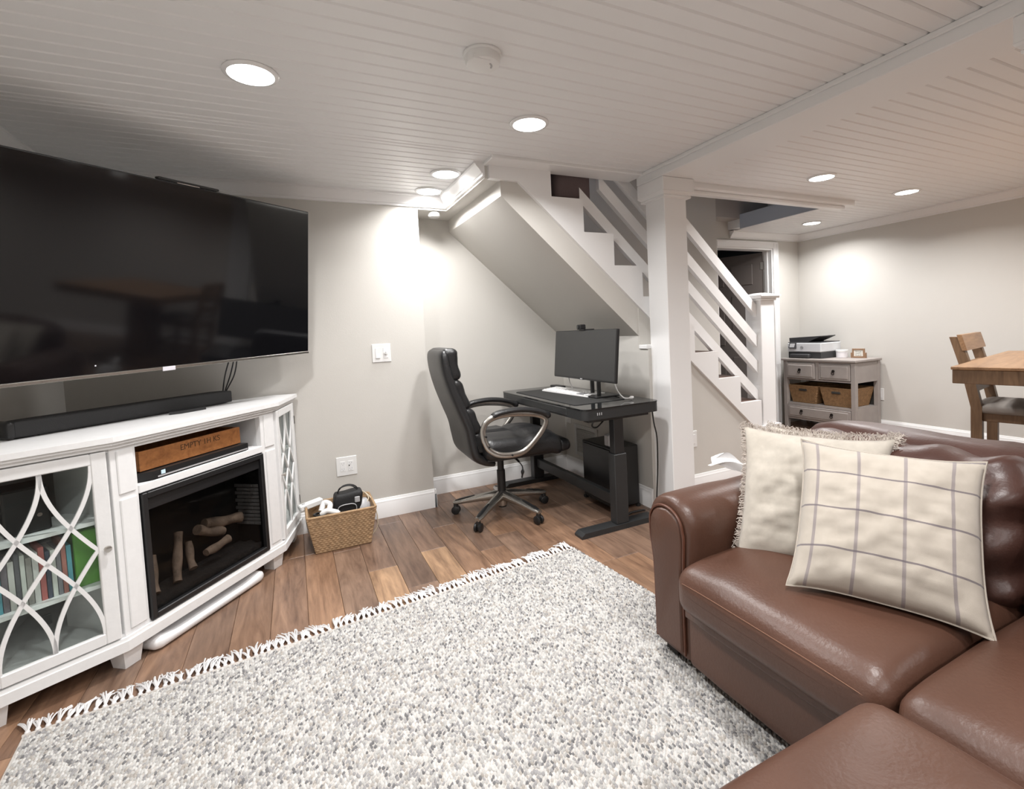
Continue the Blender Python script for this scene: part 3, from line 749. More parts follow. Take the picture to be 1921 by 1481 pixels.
def logp(p0, p1, r):
    p0 = Vector(p0); p1 = Vector(p1); N = 9; pts = []; rr = []
    for k in range(N):
        t_ = k / (N - 1); pts.append(p0.lerp(p1, t_) + Vector((0, .004 * math.sin(5 * t_), .004 * math.cos(7 * t_)))); rr.append(r * (1 + .12 * math.sin(9 * t_ + r * 900)))
    build(MB().tube(pts, rr, 10).xf(FM), 'log', 'log', fire, True, smooth=50)
q = f0
logp((q + .07, .05, .20), (q + .12, .12, .335), .017); logp((q + .17, .05, .20), (q + .25, .12, .385), .018); logp((q + .26, .06, .215), (q + .295, .12, .32), .016)
logp((q + .33, .06, .255), (q + .45, .05, .275), .019); logp((q + .34, .11, .36), (q + .47, .10, .30), .022); logp((q + .40, .13, .365), (q + .58, .10, .33), .026)

# things in the niche
crate = thing('wooden_box', 'brown wooden box with stamped lettering in the niche of the television stand', 'box', tuple(FM @ Vector((.40, .05, .728))))
cr = MB().box(.135, .655, .030, .042, .730, .812, .002).box(.135, .147, .042, .22, .730, .812, .002).box(.643, .655, .042, .22, .730, .812, .002).box(.147, .643, .208, .22, .730, .812, .002).box(.147, .643, .042, .208, .730, .738)
build(cr.xf(FM), 'body', 'crate_wood', crate, True)
e = Vector((FM[0][0], FM[1][0], 0)); n_ = -Vector((FM[0][1], FM[1][1], 0))
text('lettering', 'EMPTY 1H KS', .036, 'print_dark', crate, frame_mat(FM @ Vector((.425, .0297, .785)), e, Z3, n_))
pl = thing('disc_player', 'slim black disc player under the wooden box', 'disc player', tuple(FM @ Vector((.38, .03, .690))))
build(MB().prism([(.112, .03), (.16, -.002), (.665, -.002), (.668, .03), (.668, .20), (.112, .20)], .694, .727, 'z').xf(FM), 'body', 'plastic_black', pl, True)
build(MB().box(.18, .66, -.0035, -.001, .697, .703).xf(FM), 'front_strip', 'grey_plastic', pl, True)
build(MB().box(.195, .213, -.004, -.001, .706, .722).xf(FM), 'sticker', 'sticker', pl, True)
# cases behind the left lattice door
rc = random.Random(5)
s_ = .055; k = 0
while s_ < .255:
    wd = rc.choice((.013, .015, .018, .012)); hh = rc.uniform(.165, .192)
    bk_ = MB().box(s_, s_ + wd, .045, .17, .359, .359 + hh, .001).xf(LM)
    cols = ['terracotta and teal', 'slate', 'dark plum', 'pale grey', 'black', 'cream', 'brown', 'white', 'red', 'navy', 'ivory', 'charcoal']
    ordn = ['first', 'second', 'third', 'fourth', 'fifth', 'sixth', 'seventh', 'eighth', 'ninth', 'tenth', 'eleventh', 'twelfth', 'thirteenth', 'fourteenth', 'fifteenth', 'sixteenth']
    single(bk_, 'game_case', 'case_%d' % (k % 12), '%s slim case, %s from the left behind the lattice door' % (['red', 'teal', 'plum', 'pale grey', 'black', 'cream', 'brown', 'white', 'dark red', 'navy', 'ivory', 'charcoal'][k % 12], ordn[min(k, 15)]), 'case', tuple(LM @ Vector((s_, .1, .359))), group='cases behind the lattice door')
    s_ += wd + .0015; k += 1
single(MB().box(.275, .345, .05, .19, .359, .565, .003).xf(LM), 'green_case', 'case_green', 'bright green box beside the row of cases behind the lattice door', 'box', tuple(LM @ Vector((.3, .1, .359))))
sw = thing('speaker_box', 'black box with a small silver dot on the top shelf behind the lattice door', 'speaker', tuple(LM @ Vector((.16, .12, .599))))
build(MB().box(.11, .23, .07, .22, .599, .76, .006).xf(LM), 'cabinet', 'plastic_black', sw, True)
build(MB().cyl((.20, .07, .66), (.20, .066, .66), .007, 12).xf(LM), 'logo_dot', 'chrome', sw, True)
single(MB().box(.20, .225, .19, .20, .21, .25, .002).xf(LM), 'power_adapter', 'plastic_black', 'small black adapter low inside the left cabinet compartment', 'adapter', tuple(LM @ Vector((.21, .19, .142))))
for j, (sx, z_) in enumerate(((.16, .142), (.26, .142), (.15, .599))):
    single(MB().lathe([(.03, z_), (.034, z_ + .01), (.034, z_ + .07), (.026, z_ + .085), (.026, z_ + .10), (.0001, z_ + .101)], tuple((RM @ Vector((sx, .06, 0)))[:2]), 20), 'glass_jar', 'jar', ['pale jar at the bottom of the narrow right lattice door, left one', 'pale jar at the bottom of the narrow right lattice door, right one', 'pale jar on the top shelf behind the narrow right lattice door'][j], 'jar', tuple(RM @ Vector((sx, .06, z_))), smooth=40, group='jars in the right compartment')

# white balance board under the stand
def dog(P, U):
    t_ = np.abs(P[:, 0]) / .29; s = .35 + .65 * np.clip((t_ - .60) / .30, 0, 1) ** 1.5
    P[:, 2] = np.where(P[:, 2] > 0, P[:, 2] * s, P[:, 2]); return P
bb = MB().rbox((FL * .46, .125, .030), (.60, .30, .058), .028, 16, dog).xf(FM)
single(bb, 'balance_board', 'balance_white', 'white rounded balance board pushed under the television stand', 'balance board', tuple(FM @ Vector((FL * .46, .085, 0))), smooth=60)

# soundbar, puck, cords
sd = Vector((math.cos(math.radians(46)), math.sin(math.radians(46)), 0))
SB0 = Vector((-.985, 2.545, ST)); SM = frame_mat(SB0, sd, Z3.cross(sd), Z3)
sb = thing('soundbar', 'long dark grey soundbar on the television stand', 'soundbar', tuple(SM @ Vector((.48, .04, 0))))
build(MB().rbox((.48, .045, .037), (.96, .09, .068), .012, 10).xf(SM), 'fabric_body', 'soundbar', sb, True, smooth=40)
build(MB().rbox((.012, .045, .037), (.03, .092, .070), .012, 6).xf(SM), 'end_cap', 'bezel', sb, True, smooth=40)
build(MB().box(.10, .20, .01, .08, 0, .004).box(.76, .86, .01, .08, 0, .004).xf(SM), 'rubber_feet', 'dark_rubber', sb, True)
single(MB().prism([(.56, -.060), (.60, -.085), (.73, -.085), (.745, -.060), (.735, -.040), (.575, -.040)], .0, .014, 'z').xf(SM), 'remote_control', 'plastic_black', 'flat black angular remote lying in front of the soundbar', 'remote', tuple(SM @ Vector((.65, -.06, 0))))

# television
th = math.radians(42); rl = math.atan(.031); ti = math.radians(7.2)
BRp = Vector((.085, 3.292, 1.157))
Rm = Matrix.Rotation(th, 4, 'Z') @ Matrix.Rotation(-rl, 4, 'Y') @ Matrix.Rotation(ti, 4, 'X')
TW, TH = 1.45, .832
TM = Matrix.Translation(BRp) @ Rm @ Matrix.Translation((-TW, 0, 0))
tv = thing('television', 'large black flat screen television angled across the corner', 'television', tuple(TM @ Vector((TW / 2, .04, 0))))
build(MB().box(0, TW, 0, .030, 0, TH, .003).box(.25, TW - .25, .03, .06, .06, .5, .01).xf(TM), 'housing', 'bezel', tv, True)
build(MB().box(.006, TW - .006, -.0015, .001, .016, TH - .006).xf(TM), 'screen', 'screen', tv, True)
build(MB().box(.0, TW, -.003, .001, 0, .013, .001).xf(TM), 'bottom_trim', 'gunmetal', tv, True)
build(MB().box(TW - .83, TW - .775, -.004, 0, -.006, .013, .001).xf(TM), 'badge', 'badge', tv, True)
build(MB().box(TW - 1.085, TW - 1.08, -.003, -.001, .045, .05).xf(TM), 'standby_light', 'badge', tv, True)
arm = MB().box(.45, 1.0, .06, .075, .15, .55, .004).xf(TM)
arm.tube([TM @ Vector((.725, .07, .35)), Vector((-.72, 3.20, 1.50)), Vector((-.98, 3.38, 1.50))], .025, 8)
arm.box(-1.06, -.88, 3.40, 3.478, 1.35, 1.65, .004)
build(arm, 'wall_mount', 'plastic_black', tv, True)
sbm = thing('sensor_bar', 'thin black sensor bar lying on top of the television', 'sensor bar', tuple(TM @ Vector((TW - .68, .012, TH))))
build(MB().box(TW - .82, TW - .545, -.004, .022, TH + .003, TH + .013, .003).xf(TM), 'bar', 'plastic_black', sbm, True)
build(MB().box(TW - .74, TW - .64, -.002, .018, TH, TH + .0035).xf(TM), 'foot', 'chrome', sbm, True)
for j, dx in enumerate((0, .022, .034)):
    p0 = TM @ Vector((TW - .46 + dx, .045, .05)); p1 = Vector((-.375 + dx * .4, 3.33, .955)); mid = p0.lerp(p1, .5) + Vector((-.012 + .012 * j, .02, -.01))
    single(MB().tube(smoothline([p0, mid, p1, p1 + Vector((-.01, .02, -.065))], 6), .0036, 6), 'tv_cable', 'plastic_black', ['left one of three black cords hanging behind the television', 'middle one of three black cords hanging behind the television', 'right one of three black cords hanging behind the television'][j], 'cord', tuple(p1), smooth=60, group='cords behind the television')

# ------------------------------------------------------------------ wicker weave helper
def weave_box(c, wb, db, wt, dt, z0, z1, rows, r, amp, per=14, open_top=True):
    """stacked coil rows of a tapered rectangular basket"""
    mb = MB()
    for i in range(rows):
        t_ = (i + .5) / rows; w_ = wb + (wt - wb) * t_; d_ = db + (dt - db) * t_; z = z0 + (z1 - z0) * t_; pts = []
        cr_ = .02; seq = []
        for (sx, sy, n_) in ((1, -1, per), (1, 1, per), (-1, 1, per), (-1, -1, per)):
            seq.append((sx * w_ / 2, sy * d_ / 2))
        n_tot = 0
        for a in range(4):
            p, q_ = seq[a], seq[(a + 1) % 4]
            L = math.hypot(q_[0] - p[0], q_[1] - p[1]); n_ = max(6, int(L / .012))
            nx, ny = (q_[1] - p[1]) / L, -(q_[0] - p[0]) / L
            for k in range(n_):
                u = k / n_; off = amp * math.sin(PI * (n_tot + i)) if False else amp * (1 if (n_tot + i) % 2 else -1)
                if k == 0: off = 0
                pts.append((c[0] + p[0] + (q_[0] - p[0]) * u + nx * off, c[1] + p[1] + (q_[1] - p[1]) * u + ny * off, z)); n_tot += 1
        mb.tube(pts, [(r, (z1 - z0) / rows * .56)] * len(pts), 6, closed=True)
    return mb
def wicker_basket(name, c, wb, db, wt, dt, h, label, m, rows, hole=None, rz=0, group=None):
    t = thing(name, label, 'basket', c, rz, group)
    wv = build(weave_box((0, 0), wb, db, wt, dt, 0.004, h - .008, rows, .0055, .0024), 'weave', m, t, smooth=60); wv['kind'] = 'stuff'
    lin = MB()
    def rg(w_, d_, z): return [(-w_ / 2, -d_ / 2, z), (w_ / 2, -d_ / 2, z), (w_ / 2, d_ / 2, z), (-w_ / 2, d_ / 2, z)]
    lin.loft([rg(wb - .004, db - .004, 0), rg(wt - .004, dt - .004, h - .006), rg(wt - .014, dt - .014, h - .006), rg(wb - .014, db - .014, .006)])
    build(lin, 'lining', m, t)
    pts = [(x, y, h - .004) for x, y in [(wt / 2, -dt / 2), (wt / 2, dt / 2), (-wt / 2, dt / 2), (-wt / 2, -dt / 2)]]
    loop = []
    for a in range(4):
        p, q_ = Vector(pts[a]), Vector(pts[(a + 1) % 4])
        loop += [p.lerp(q_, .03 + .94 * k / 9) for k in range(10)]
    build(MB().tube(loop, .008, 8, closed=True), 'rim', m, t, smooth=60)
    return t
bsk = wicker_basket('wicker_basket', (.198, 3.215, 0), .30, .26, .375, .315, .225, 'rectangular wicker basket full of cables on the floor', 'wicker', 17)
ROOT_B = ROOT[bsk.name]
# contents
bag = thing('camera_bag', 'black open accessory bag in the wicker basket', 'bag', (.235, 3.22, .12))
build(MB().rbox((0, 0, .07), (.165, .10, .22), .02, 10, lambda P, U: P + np.stack([.15 * (P[:, 2]) , 0 * P[:, 0], .004 * np.sin(40 * P[:, 0])], 1)), 'body', 'bag_black', bag, smooth=50)
build(MB().tube(smoothline([(-.045, -.054, .03), (-.05, -.058, .10), (.0, -.06, .115), (.05, -.058, .10), (.045, -.054, .02)]), .003, 6), 'pocket_trim', 'grey_plastic', bag, smooth=60)
build(MB().tube(smoothline([(-.05, -.01, .17), (-.03, -.02, .21), (.03, -.02, .215), (.08, -.01, .17)]), .004, 6).tube(smoothline([(-.06, .01, .16), (-.01, .0, .215), (.06, 0, .20), (.10, .0, .10)]), .004, 6), 'strap', 'bag_black', bag, smooth=60)
build(MB().box(.045, .075, -.056, -.048, .115, .150, .003), 'tag', 'grey_plastic', bag)
st_ = thing('power_strip', 'white power strip leaning between the television stand and basket', 'power strip', (.03, 3.37, 0))
PSM = frame_mat((.020, 3.30, .228), Vector((.93, .30, .12)).normalized(), Vector((-.30, .95, 0)).normalized(), Vector((-.19, -.06, .98)).normalized())
build(MB().box(-.05, .09, -.025, .025, -.018, .018, .006).xf(PSM), 'body', 'plastic_white', st_, True)
build(MB().cyl((-.02, -.026, 0), (-.02, -.0245, 0), .009, 14).cyl((-.02, 0, .018), (-.02, 0, .0195), .010, 14).xf(PSM), 'switch', 'grey_plastic', st_, True)
build(MB().tube(smoothline([PSM @ Vector((.0, 0, -.018)), Vector((.01, 3.36, .12)), Vector((.02, 3.40, .01))]), .006, 8), 'cord', 'plastic_white', st_, True, smooth=60)
single(MB().tube(smoothline([(.085, 3.12, .215), (.12, 3.115, .232), (.155, 3.10, .225), (.185, 3.085, .215)]), [.012, .014] + [.016] * 15 + [.012] * 2, 10), 'game_controller', 'plastic_white', 'white handheld controller lying at the front of the basket', 'controller', (.13, 3.11, .2), smooth=60)
single(MB().tube(smoothline([(.09, 3.17, .22), (.11, 3.19, .26), (.14, 3.17, .25), (.13, 3.14, .22)]), .016, 10), 'white_adapter', 'plastic_white', 'white adapter behind the controller in the basket', 'adapter', (.11, 3.17, .2), smooth=60)
single(MB().tube(smoothline([(.06, 3.10, .20), (.09, 3.13, .22), (.07, 3.17, .21), (.05, 3.13, .215), (.10, 3.09, .21), (.12, 3.13, .20)]), .007, 8), 'cable_bundle', 'plastic_black', 'black cable coil in the left corner of the basket', 'cable', (.08, 3.13, .2), smooth=60)
single(MB().lathe([(.055, .12), (.06, .16), (.05, .20), (.03, .235), (.0001, .24)], (.325, 3.22), 24), 'pale_dome', 'grey_plastic', 'pale grey dome shaped gadget at the right of the basket', 'gadget', (.325, 3.22, .12), smooth=60)
single(MB().tube(smoothline([(.29, 3.26, .23), (.31, 3.27, .27), (.35, 3.25, .26), (.375, 3.24, .235), (.39, 3.22, .20), (.41, 3.21, .12), (.405, 3.20, .05), (.375, 3.20, .006)]), .0032, 6).tube(smoothline([(.28, 3.24, .25), (.33, 3.25, .275), (.365, 3.22, .24), (.35, 3.19, .21)]), .0032, 6), 'cream_cable', 'cable_cream', 'cream cable spilling over the right side of the basket', 'cable', (.38, 3.2, 0), smooth=60)

# ------------------------------------------------------------------ desk and what stands on it
DT = .757; dx0, dx1, dy0, dy1 = 1.475, 2.03, 2.42, 3.66
desk = thing('standing_desk', 'black height adjustable desk with glass top under the stairs', 'desk', (1.75, 3.04, 0))
def rrect(x0, x1, y0, y1, r, n=6):
    p = arc((x1 - r, y1 - r), r, 0, PI / 2, n) + arc((x0 + r, y1 - r), r, PI / 2, PI, n) + arc((x0 + r, y0 + r), r, PI, 1.5 * PI, n) + arc((x1 - r, y0 + r), r, 1.5 * PI, 2 * PI, n)
    return p
build(MB().prism(rrect(dx0, dx1, dy0, dy1, .045), DT - .066, DT - .007, 'z'), 'desk_body', 'desk_black', desk, True, smooth=30)
build(MB().prism(rrect(dx0 - .002, dx1 + .002, dy0 - .002, dy1 + .002, .046), DT - .007, DT, 'z'), 'glass_top', 'desk_glass', desk, True, smooth=30)
build(MB().box(dx0 - .004, dx0 + .01, 2.62, 3.56, DT - .058, DT - .012, .003), 'drawer_front', 'desk_black', desk, True)
for k in range(3): build(MB().box(1.565 + k * .014, 1.570 + k * .014, dy0 - .002, dy0 + .004, DT - .042, DT - .026, .001), 'usb_port', 'grey_plastic', desk, True)
for yc in (2.475, 3.605):
    build(MB().prism([(1.435, 0), (1.985, 0), (1.985, .022), (1.975, .032), (1.46, .032), (1.435, .014)], yc - .042, yc + .042), 'foot', 'desk_black', desk, True)
    build(MB().box(1.688, 1.778, yc - .034, yc + .034, .032, .46, .004), 'leg_column', 'desk_black', desk, True)
    build(MB().box(1.698, 1.768, yc - .026, yc + .026, .46, DT - .075, .003), 'leg_lift', 'plastic_black', desk, True)
    build(MB().box(1.52, 1.96, yc - .03, yc + .03, DT - .085, DT - .066, .003), 'bracket', 'plastic_black', desk, True)
build(MB().box(1.712, 1.752, 2.51, 3.57, .125, .195, .004), 'crossbar', 'desk_black', desk, True)
build(MB().tube(smoothline([(1.60, 2.50, DT - .07), (1.59, 2.52, DT - .12), (1.63, 2.53, DT - .135), (1.68, 2.53, DT - .10)]), .005, 6), 'cable_loop', 'plastic_black', desk, True, smooth=60)
single(MB().prism(rrect(1.525, 1.905, 2.60, 3.50, .02), DT, DT + .003, 'z'), 'desk_mat', 'desk_mat', 'thin black desk mat under the keyboard', 'desk mat', (1.71, 3.05, DT))
# monitor
mon = thing('monitor', 'wide dark grey computer monitor on the black desk', 'monitor', (1.86, 2.87, DT))
MT = Matrix.Translation((1.735, 2.86, .882)) @ Matrix.Rotation(math.radians(5.5), 4, 'Y')
build(MB().box(0, .024, -.385, .385, 0, .335, .004).rbox((.035, 0, .15), (.04, .40, .22), .015, 6).xf(MT), 'housing', 'plastic_black', mon, True)
build(MB().box(-.0015, .001, -.381, .381, .012, .331).xf(MT), 'screen', 'monitor_screen', mon, True)
build(MB().box(-.003, 0, -.012, .012, .002, .009).xf(MT), 'logo', 'grey_plastic', mon, True)
build(MB().box(.02, .05, .02, .06, -.004, .006, .002).xf(MT), 'joystick', 'plastic_black', mon, True)
build(MB().box(1.83, 1.855, 2.805, 2.825, DT + .012, 1.02, .003).box(1.83, 1.855, 2.885, 2.905, DT + .012, 1.02, .003).box(1.79, 1.85, 2.80, 2.91, 1.00, 1.08, .004), 'neck', 'plastic_black', mon, True)
build(MB().box(1.77, 1.96, 2.74, 2.98, DT + .003, DT + .014, .004), 'base', 'plastic_black', mon, True)
web = thing('webcam', 'small black webcam clipped on top of the monitor', 'webcam', (1.775, 2.885, 1.215))
build(MB().box(1.752, 1.80, 2.875, 2.925, 1.218, 1.253, .006), 'camera_body', 'plastic_black', web, True)
build(MB().cyl((1.753, 2.90, 1.236), (1.747, 2.90, 1.236), .012, 14), 'lens', 'desk_glass', web, True, smooth=30)
build(MB().box(1.757, 1.84, 2.835, 2.90, 1.2135, 1.221, .002).box(1.79, 1.85, 2.855, 2.895, 1.17, 1.216, .003), 'clip', 'plastic_black', web, True)
# keyboard
KM = frame_mat((1.812, 3.13, DT + .003), Vector((.10, -.995, 0)), Vector((.995, .10, 0)), Z3)
kb = thing('keyboard', 'white wireless keyboard on the black desk mat', 'keyboard', (1.812, 3.13, DT + .003))
build(MB().prism([(-.075, 0), (.075, 0), (.075, .018), (-.075, .008)], -.285, .285, 'x').xf(KM), 'case', 'keyboard', kb, True)
kme = mesh_from(MB().box(-.0115, .0115, -.0105, .0105, 0, .004, .0015), 'key'); kme.materials.append(M['keyboard'])
kmg = mesh_from(MB().box(-.0115, .0115, -.0105, .0105, 0, .004, .0015), 'key'); kmg.materials.append(M['key_grey'])
for r_ in range(5):
    for c_ in range(20):
        x = -.268 + c_ * .0282; y_ = -.055 + r_ * .0262
        g_ = (15 <= c_ <= 17 and r_ in (0, 1))
        o = link(bpy.data.objects.new('key', kmg if g_ else kme)); o.parent = kb
        o.matrix_local = ROOT[kb.name].inverted() @ KM @ Matrix.Translation((x, y_, .013 + (y_ + .055) * .066 - .003))
single(MB().rbox((1.90, 3.50, DT + .012), (.06, .16, .022), .008, 6), 'phone_dock', 'plastic_black', 'flat black gadget at the far corner of the desk', 'gadget', (1.90, 3.50, DT), smooth=40)
single(MB().tube(smoothline([(1.86, 3.25, .90), (1.84, 3.20, .83), (1.85, 3.17, DT + .012), (1.83, 3.22, DT + .008), (1.82, 3.27, DT + .008)]), .004, 6), 'white_cable', 'plastic_white', 'white cable hanging behind the keyboard', 'cable', (1.84, 3.2, DT), smooth=60)
single(MB().tube(smoothline([(1.85, 2.66, .90), (1.86, 2.63, .82), (1.87, 2.585, DT + .02), (1.89, 2.565, DT + .012), (1.93, 2.555, DT + .016)]), [.004] * 20 + [.005, .010, .012, .010, .008], 8), 'charger_cable', 'plastic_white', 'white charger cable at the right side of the monitor', 'cable', (1.88, 2.58, DT), smooth=60)
# computer tower and cords
pc = thing('computer_tower', 'black computer tower on the floor under the desk', 'computer', (1.95, 2.87, 0))
build(MB().box(1.84, 2.055, 2.69, 3.06, .02, .425, .006), 'case', 'pc_black', pc, True)
build(MB().box(1.832, 1.842, 2.71, 3.04, .14, .41, .002), 'front_panel', 'plastic_black', pc, True)
for (x, y_) in ((1.85, 2.70), (2.045, 2.70), (1.85, 3.05), (2.045, 3.05)): build(MB().box(x - .012, x + .012, y_ - .012, y_ + .012, 0, .02), 'foot', 'dark_rubber', pc, True)
single(MB().box(1.855, 1.93, 2.74, 2.80, .425, .505, .008), 'power_brick', 'grey_plastic', 'grey power brick standing on the computer tower', 'power brick', (1.89, 2.77, .425))
single(MB().tube(smoothline([(2.03, 2.50, DT - .066), (2.035, 2.49, .60), (2.055, 2.49, .50), (2.06, 2.50, .30), (2.045, 2.50, .12), (2.05, 2.50, .03), (2.03, 2.54, .006)]), .0045, 6), 'desk_cable', 'plastic_black', 'black power cord hanging down from the right end of the desk', 'cord', (2.04, 2.5, 0), smooth=60)
single(MB().tube(smoothline([(1.84, 2.56, .006), (1.90, 2.60, .012), (1.98, 2.58, .02), (2.02, 2.60, .008)]), .007, 8), 'floor_cable', 'plastic_black', 'black cable lying on the floor behind the desk foot', 'cable', (1.95, 2.59, 0), smooth=60)

# ------------------------------------------------------------------ office chair
ch = thing('office_chair', 'black leather high back office chair with pewter arms', 'office chair', (1.21, 3.09, 0), math.radians(-3))
for k in range(5):
    a = math.radians(4 + 72 * k + 3); d = Vector((math.cos(a), math.sin(a), 0)); nrm = Vector((-math.sin(a), math.cos(a), 0))
    rings = []
    for (r_, z, hw, hh) in ((.015, .128, .036, .036), (.06, .126, .034, .032), (.15, .112, .030, .025), (.24, .096, .027, .020), (.30, .084, .027, .017), (.338, .078, .020, .012)):
        c_ = d * r_ + Z3 * z; rings.append([tuple(c_ + nrm * hw * math.cos(q) + Z3 * hh * math.sin(q)) for q in [2 * PI * j / 12 for j in range(12)]])
    sp = build(MB().loft(rings), 'spoke', 'gunmetal', ch, smooth=50)
    rings = []
    for (r_, z, hw) in ((.19, .128, .006), (.24, .1175, .013), (.30, .102, .015), (.325, .094, .010)):
        c_ = d * r_ + Z3 * z; rings.append([tuple(c_ + nrm * hw * math.cos(q) + Z3 * .003 * math.sin(q)) for q in [2 * PI * j / 8 for j in range(8)]])
    build(MB().loft(rings), 'foot_pad', 'plastic_black', sp, smooth=50)
    c_ = d * .325
    cs = MB()
    for s in (-1, 1):
        w0 = c_ + nrm * (.006 * s) + Z3 * .028; w1 = c_ + nrm * (.024 * s) + Z3 * .028
        cs.tube([w0, w0.lerp(w1, .2), w0.lerp(w1, .8), w1], [.024, .028, .028, .022], 18)
    cs.tube([c_ + Z3 * .030, c_ + Z3 * .058, c_ + Z3 * .078], [.014, .017, .012], 12)
    build(cs, 'caster', 'plastic_black', ch, smooth=50)
build(MB().lathe([(.032, .06), (.034, .10), (.036, .14), (.030, .155)], n=20), 'hub', 'gunmetal', ch, smooth=40)
build(MB().lathe([(.028, .05), (.028, .30), (.022, .30), (.022, .40)], n=20), 'gas_lift', 'plastic_black', ch, smooth=40)
build(MB().box(-.10, .12, -.07, .07, .385, .43, .01).tube(smoothline([(.03, -.07, .41), (.05, -.16, .405), (.06, -.20, .39)]), .007, 8), 'tilt_mechanism', 'plastic_black', ch)
build(MB().tube(smoothline([(.06, -.20, .39), (.075, -.215, .36), (.072, -.22, .32), (.066, -.22, .29)]), [.004] * 8 + [.004, .007, .011, .012, .010, .008, .006, .006, .006, .006, .006][:11], 8), 'lever', 'plastic_black', ch, smooth=60)
def seatfn(P, U):
    x, y_, z = P[:, 0], P[:, 1], P[:, 2]
    top = z > 0
    z = z - np.where(x > .14, (x - .14) ** 2 * 2.2, 0) + np.where(top, .018 * (1 - (y_ / .27) ** 2) - .016 * np.exp(-(x / .015) ** 2) - .016 * np.exp(-(y_ / .015) ** 2), 0)
    z = z + np.where(top, .004 * np.sin(9 * x + 23 * y_) * np.cos(17 * y_ - 6 * x), 0)
    return np.stack([x, y_, z], 1)
build(MB().rbox((.09, 0, .490), (.54, .53, .13), .055, 22, seatfn), 'seat', 'leather_black', ch, smooth=60)
build(MB().rbox((.375, 0, .462), (.10, .50, .085), .042, 10), 'seat_front_roll', 'leather_black', ch, smooth=60)
build(MB().rbox((.07, 0, .432), (.46, .46, .03), .012, 6), 'seat_pan', 'plastic_black', ch, smooth=40)
# back shell
prof = [(-.10, .395, .20, .02), (-.16, .42, .225, .03), (-.225, .47, .245, .034), (-.245, .55, .25, .036), (-.262, .65, .252, .037), (-.305, .77, .25, .037), (-.35, .90, .243, .036), (-.378, 1.02, .235, .035), (-.385, 1.10, .225, .032), (-.378, 1.128, .205, .02)]
pp = smoothline([(x, hw, z) for x, z, hw, t_ in prof], 4); tt = smoothline([(t_, 0, 0) for x, z, hw, t_ in prof], 4)
rings = []
for j, p in enumerate(pp):
    q0 = pp[max(j - 1, 0)]; q1 = pp[min(j + 1, len(pp) - 1)]; tx, tz = q1.x - q0.x, q1.z - q0.z; l_ = math.hypot(tx, tz); nx, nz = -tz / l_, tx / l_
    th_ = tt[j].x; hw = p.y; ring = []
    for k in range(28):
        a = 2 * PI * k / 28; ca, sa = math.cos(a), math.sin(a)
        u = math.copysign(abs(ca) ** .32, ca) * hw; v = math.copysign(abs(sa) ** .75, sa) * th_
        ring.append((p.x + nx * v * -1 + 0, u, p.z - nz * v)) if False else ring.append((p.x - nx * v + .0, u, p.z - nz * v))
    rings.append(ring)
build(MB().loft(rings), 'backrest', 'leather_black', ch, smooth=60)
def backpad(name, z0, z1, dep, wd):
    zc = (z0 + z1) / 2
    def xz(z):
        for (a, b_) in zip(prof[:-1], prof[1:]):
            if a[1] <= z <= b_[1]: return a[0] + (b_[0] - a[0]) * (z - a[1]) / (b_[1] - a[1])
        return prof[-1][0]
    def fn(P, U):
        zz = P[:, 2] + zc; x = np.array([xz(q) for q in np.clip(zz, .40, 1.125)])
        bul = .014 * (1 - (P[:, 1] / (wd / 2)) ** 2) * (1 - (P[:, 2] / ((z1 - z0) / 2)) ** 2)
        wr = .003 * np.sin(60 * P[:, 2] + 25 * P[:, 1]) * np.cos(18 * P[:, 1])
        return np.stack([P[:, 0] + x + .030 + np.where(P[:, 0] > 0, bul + wr, 0), P[:, 1], zz], 1)
    build(MB().rbox((0, 0, 0), (dep, wd, z1 - z0), .035, 16, fn), name, 'leather_black', ch, smooth=60)
backpad('headrest', .945, 1.145, .10, .42); backpad('upper_cushion', .76, .955, .085, .43); backpad('lumbar_cushion', .60, .775, .095, .44); backpad('lower_cushion', .47, .615, .10, .43)
for s in (-1, 1):
    y_ = .285 * s
    loop = [(-.19, .575), (-.195, .635), (-.17, .685), (-.11, .712), (-.02, .72), (.08, .712), (.17, .695), (.222, .665), (.215, .62), (.17, .56), (.10, .495), (.04, .468), (-.04, .465), (-.11, .48), (-.165, .52)]
    P3 = smoothline([(x, y_, z) for x, z in loop] + [(loop[0][0], y_, loop[0][1])], 4)[:-1]
    a_ = build(MB().tube(P3, [(.011, .019)] * len(P3), 12, closed=True), 'armrest', 'gunmetal', ch, smooth=60)
    if s < 0:
        for (x, z) in ((-.182, .60), (-.165, .535), (-.02, .466)):
            build(MB().cyl((x, y_ - .010, z), (x, y_ - .0205, z), .006, 10), 'bolt', 'plastic_black', a_)
    build(MB().tube(smoothline([(-.13, y_, .720), (-.08, y_, .735), (.03, y_, .742), (.13, y_, .730), (.22, y_, .700), (.245, y_, .672)], 4), [(.026, .012)] + [(.032, .017)] * 16 + [(.034, .022)] * 2 + [(.030, .020), (.022, .014)], 14), 'arm_pad', 'leather_black', a_, smooth=60)
    build(MB().box(-.06, .02, y_ - .012, .22 * s, .455, .475, .004) if s > 0 else MB().box(-.06, .02, -.22, y_ + .012, .455, .475, .004), 'arm_bracket', 'plastic_black', a_)

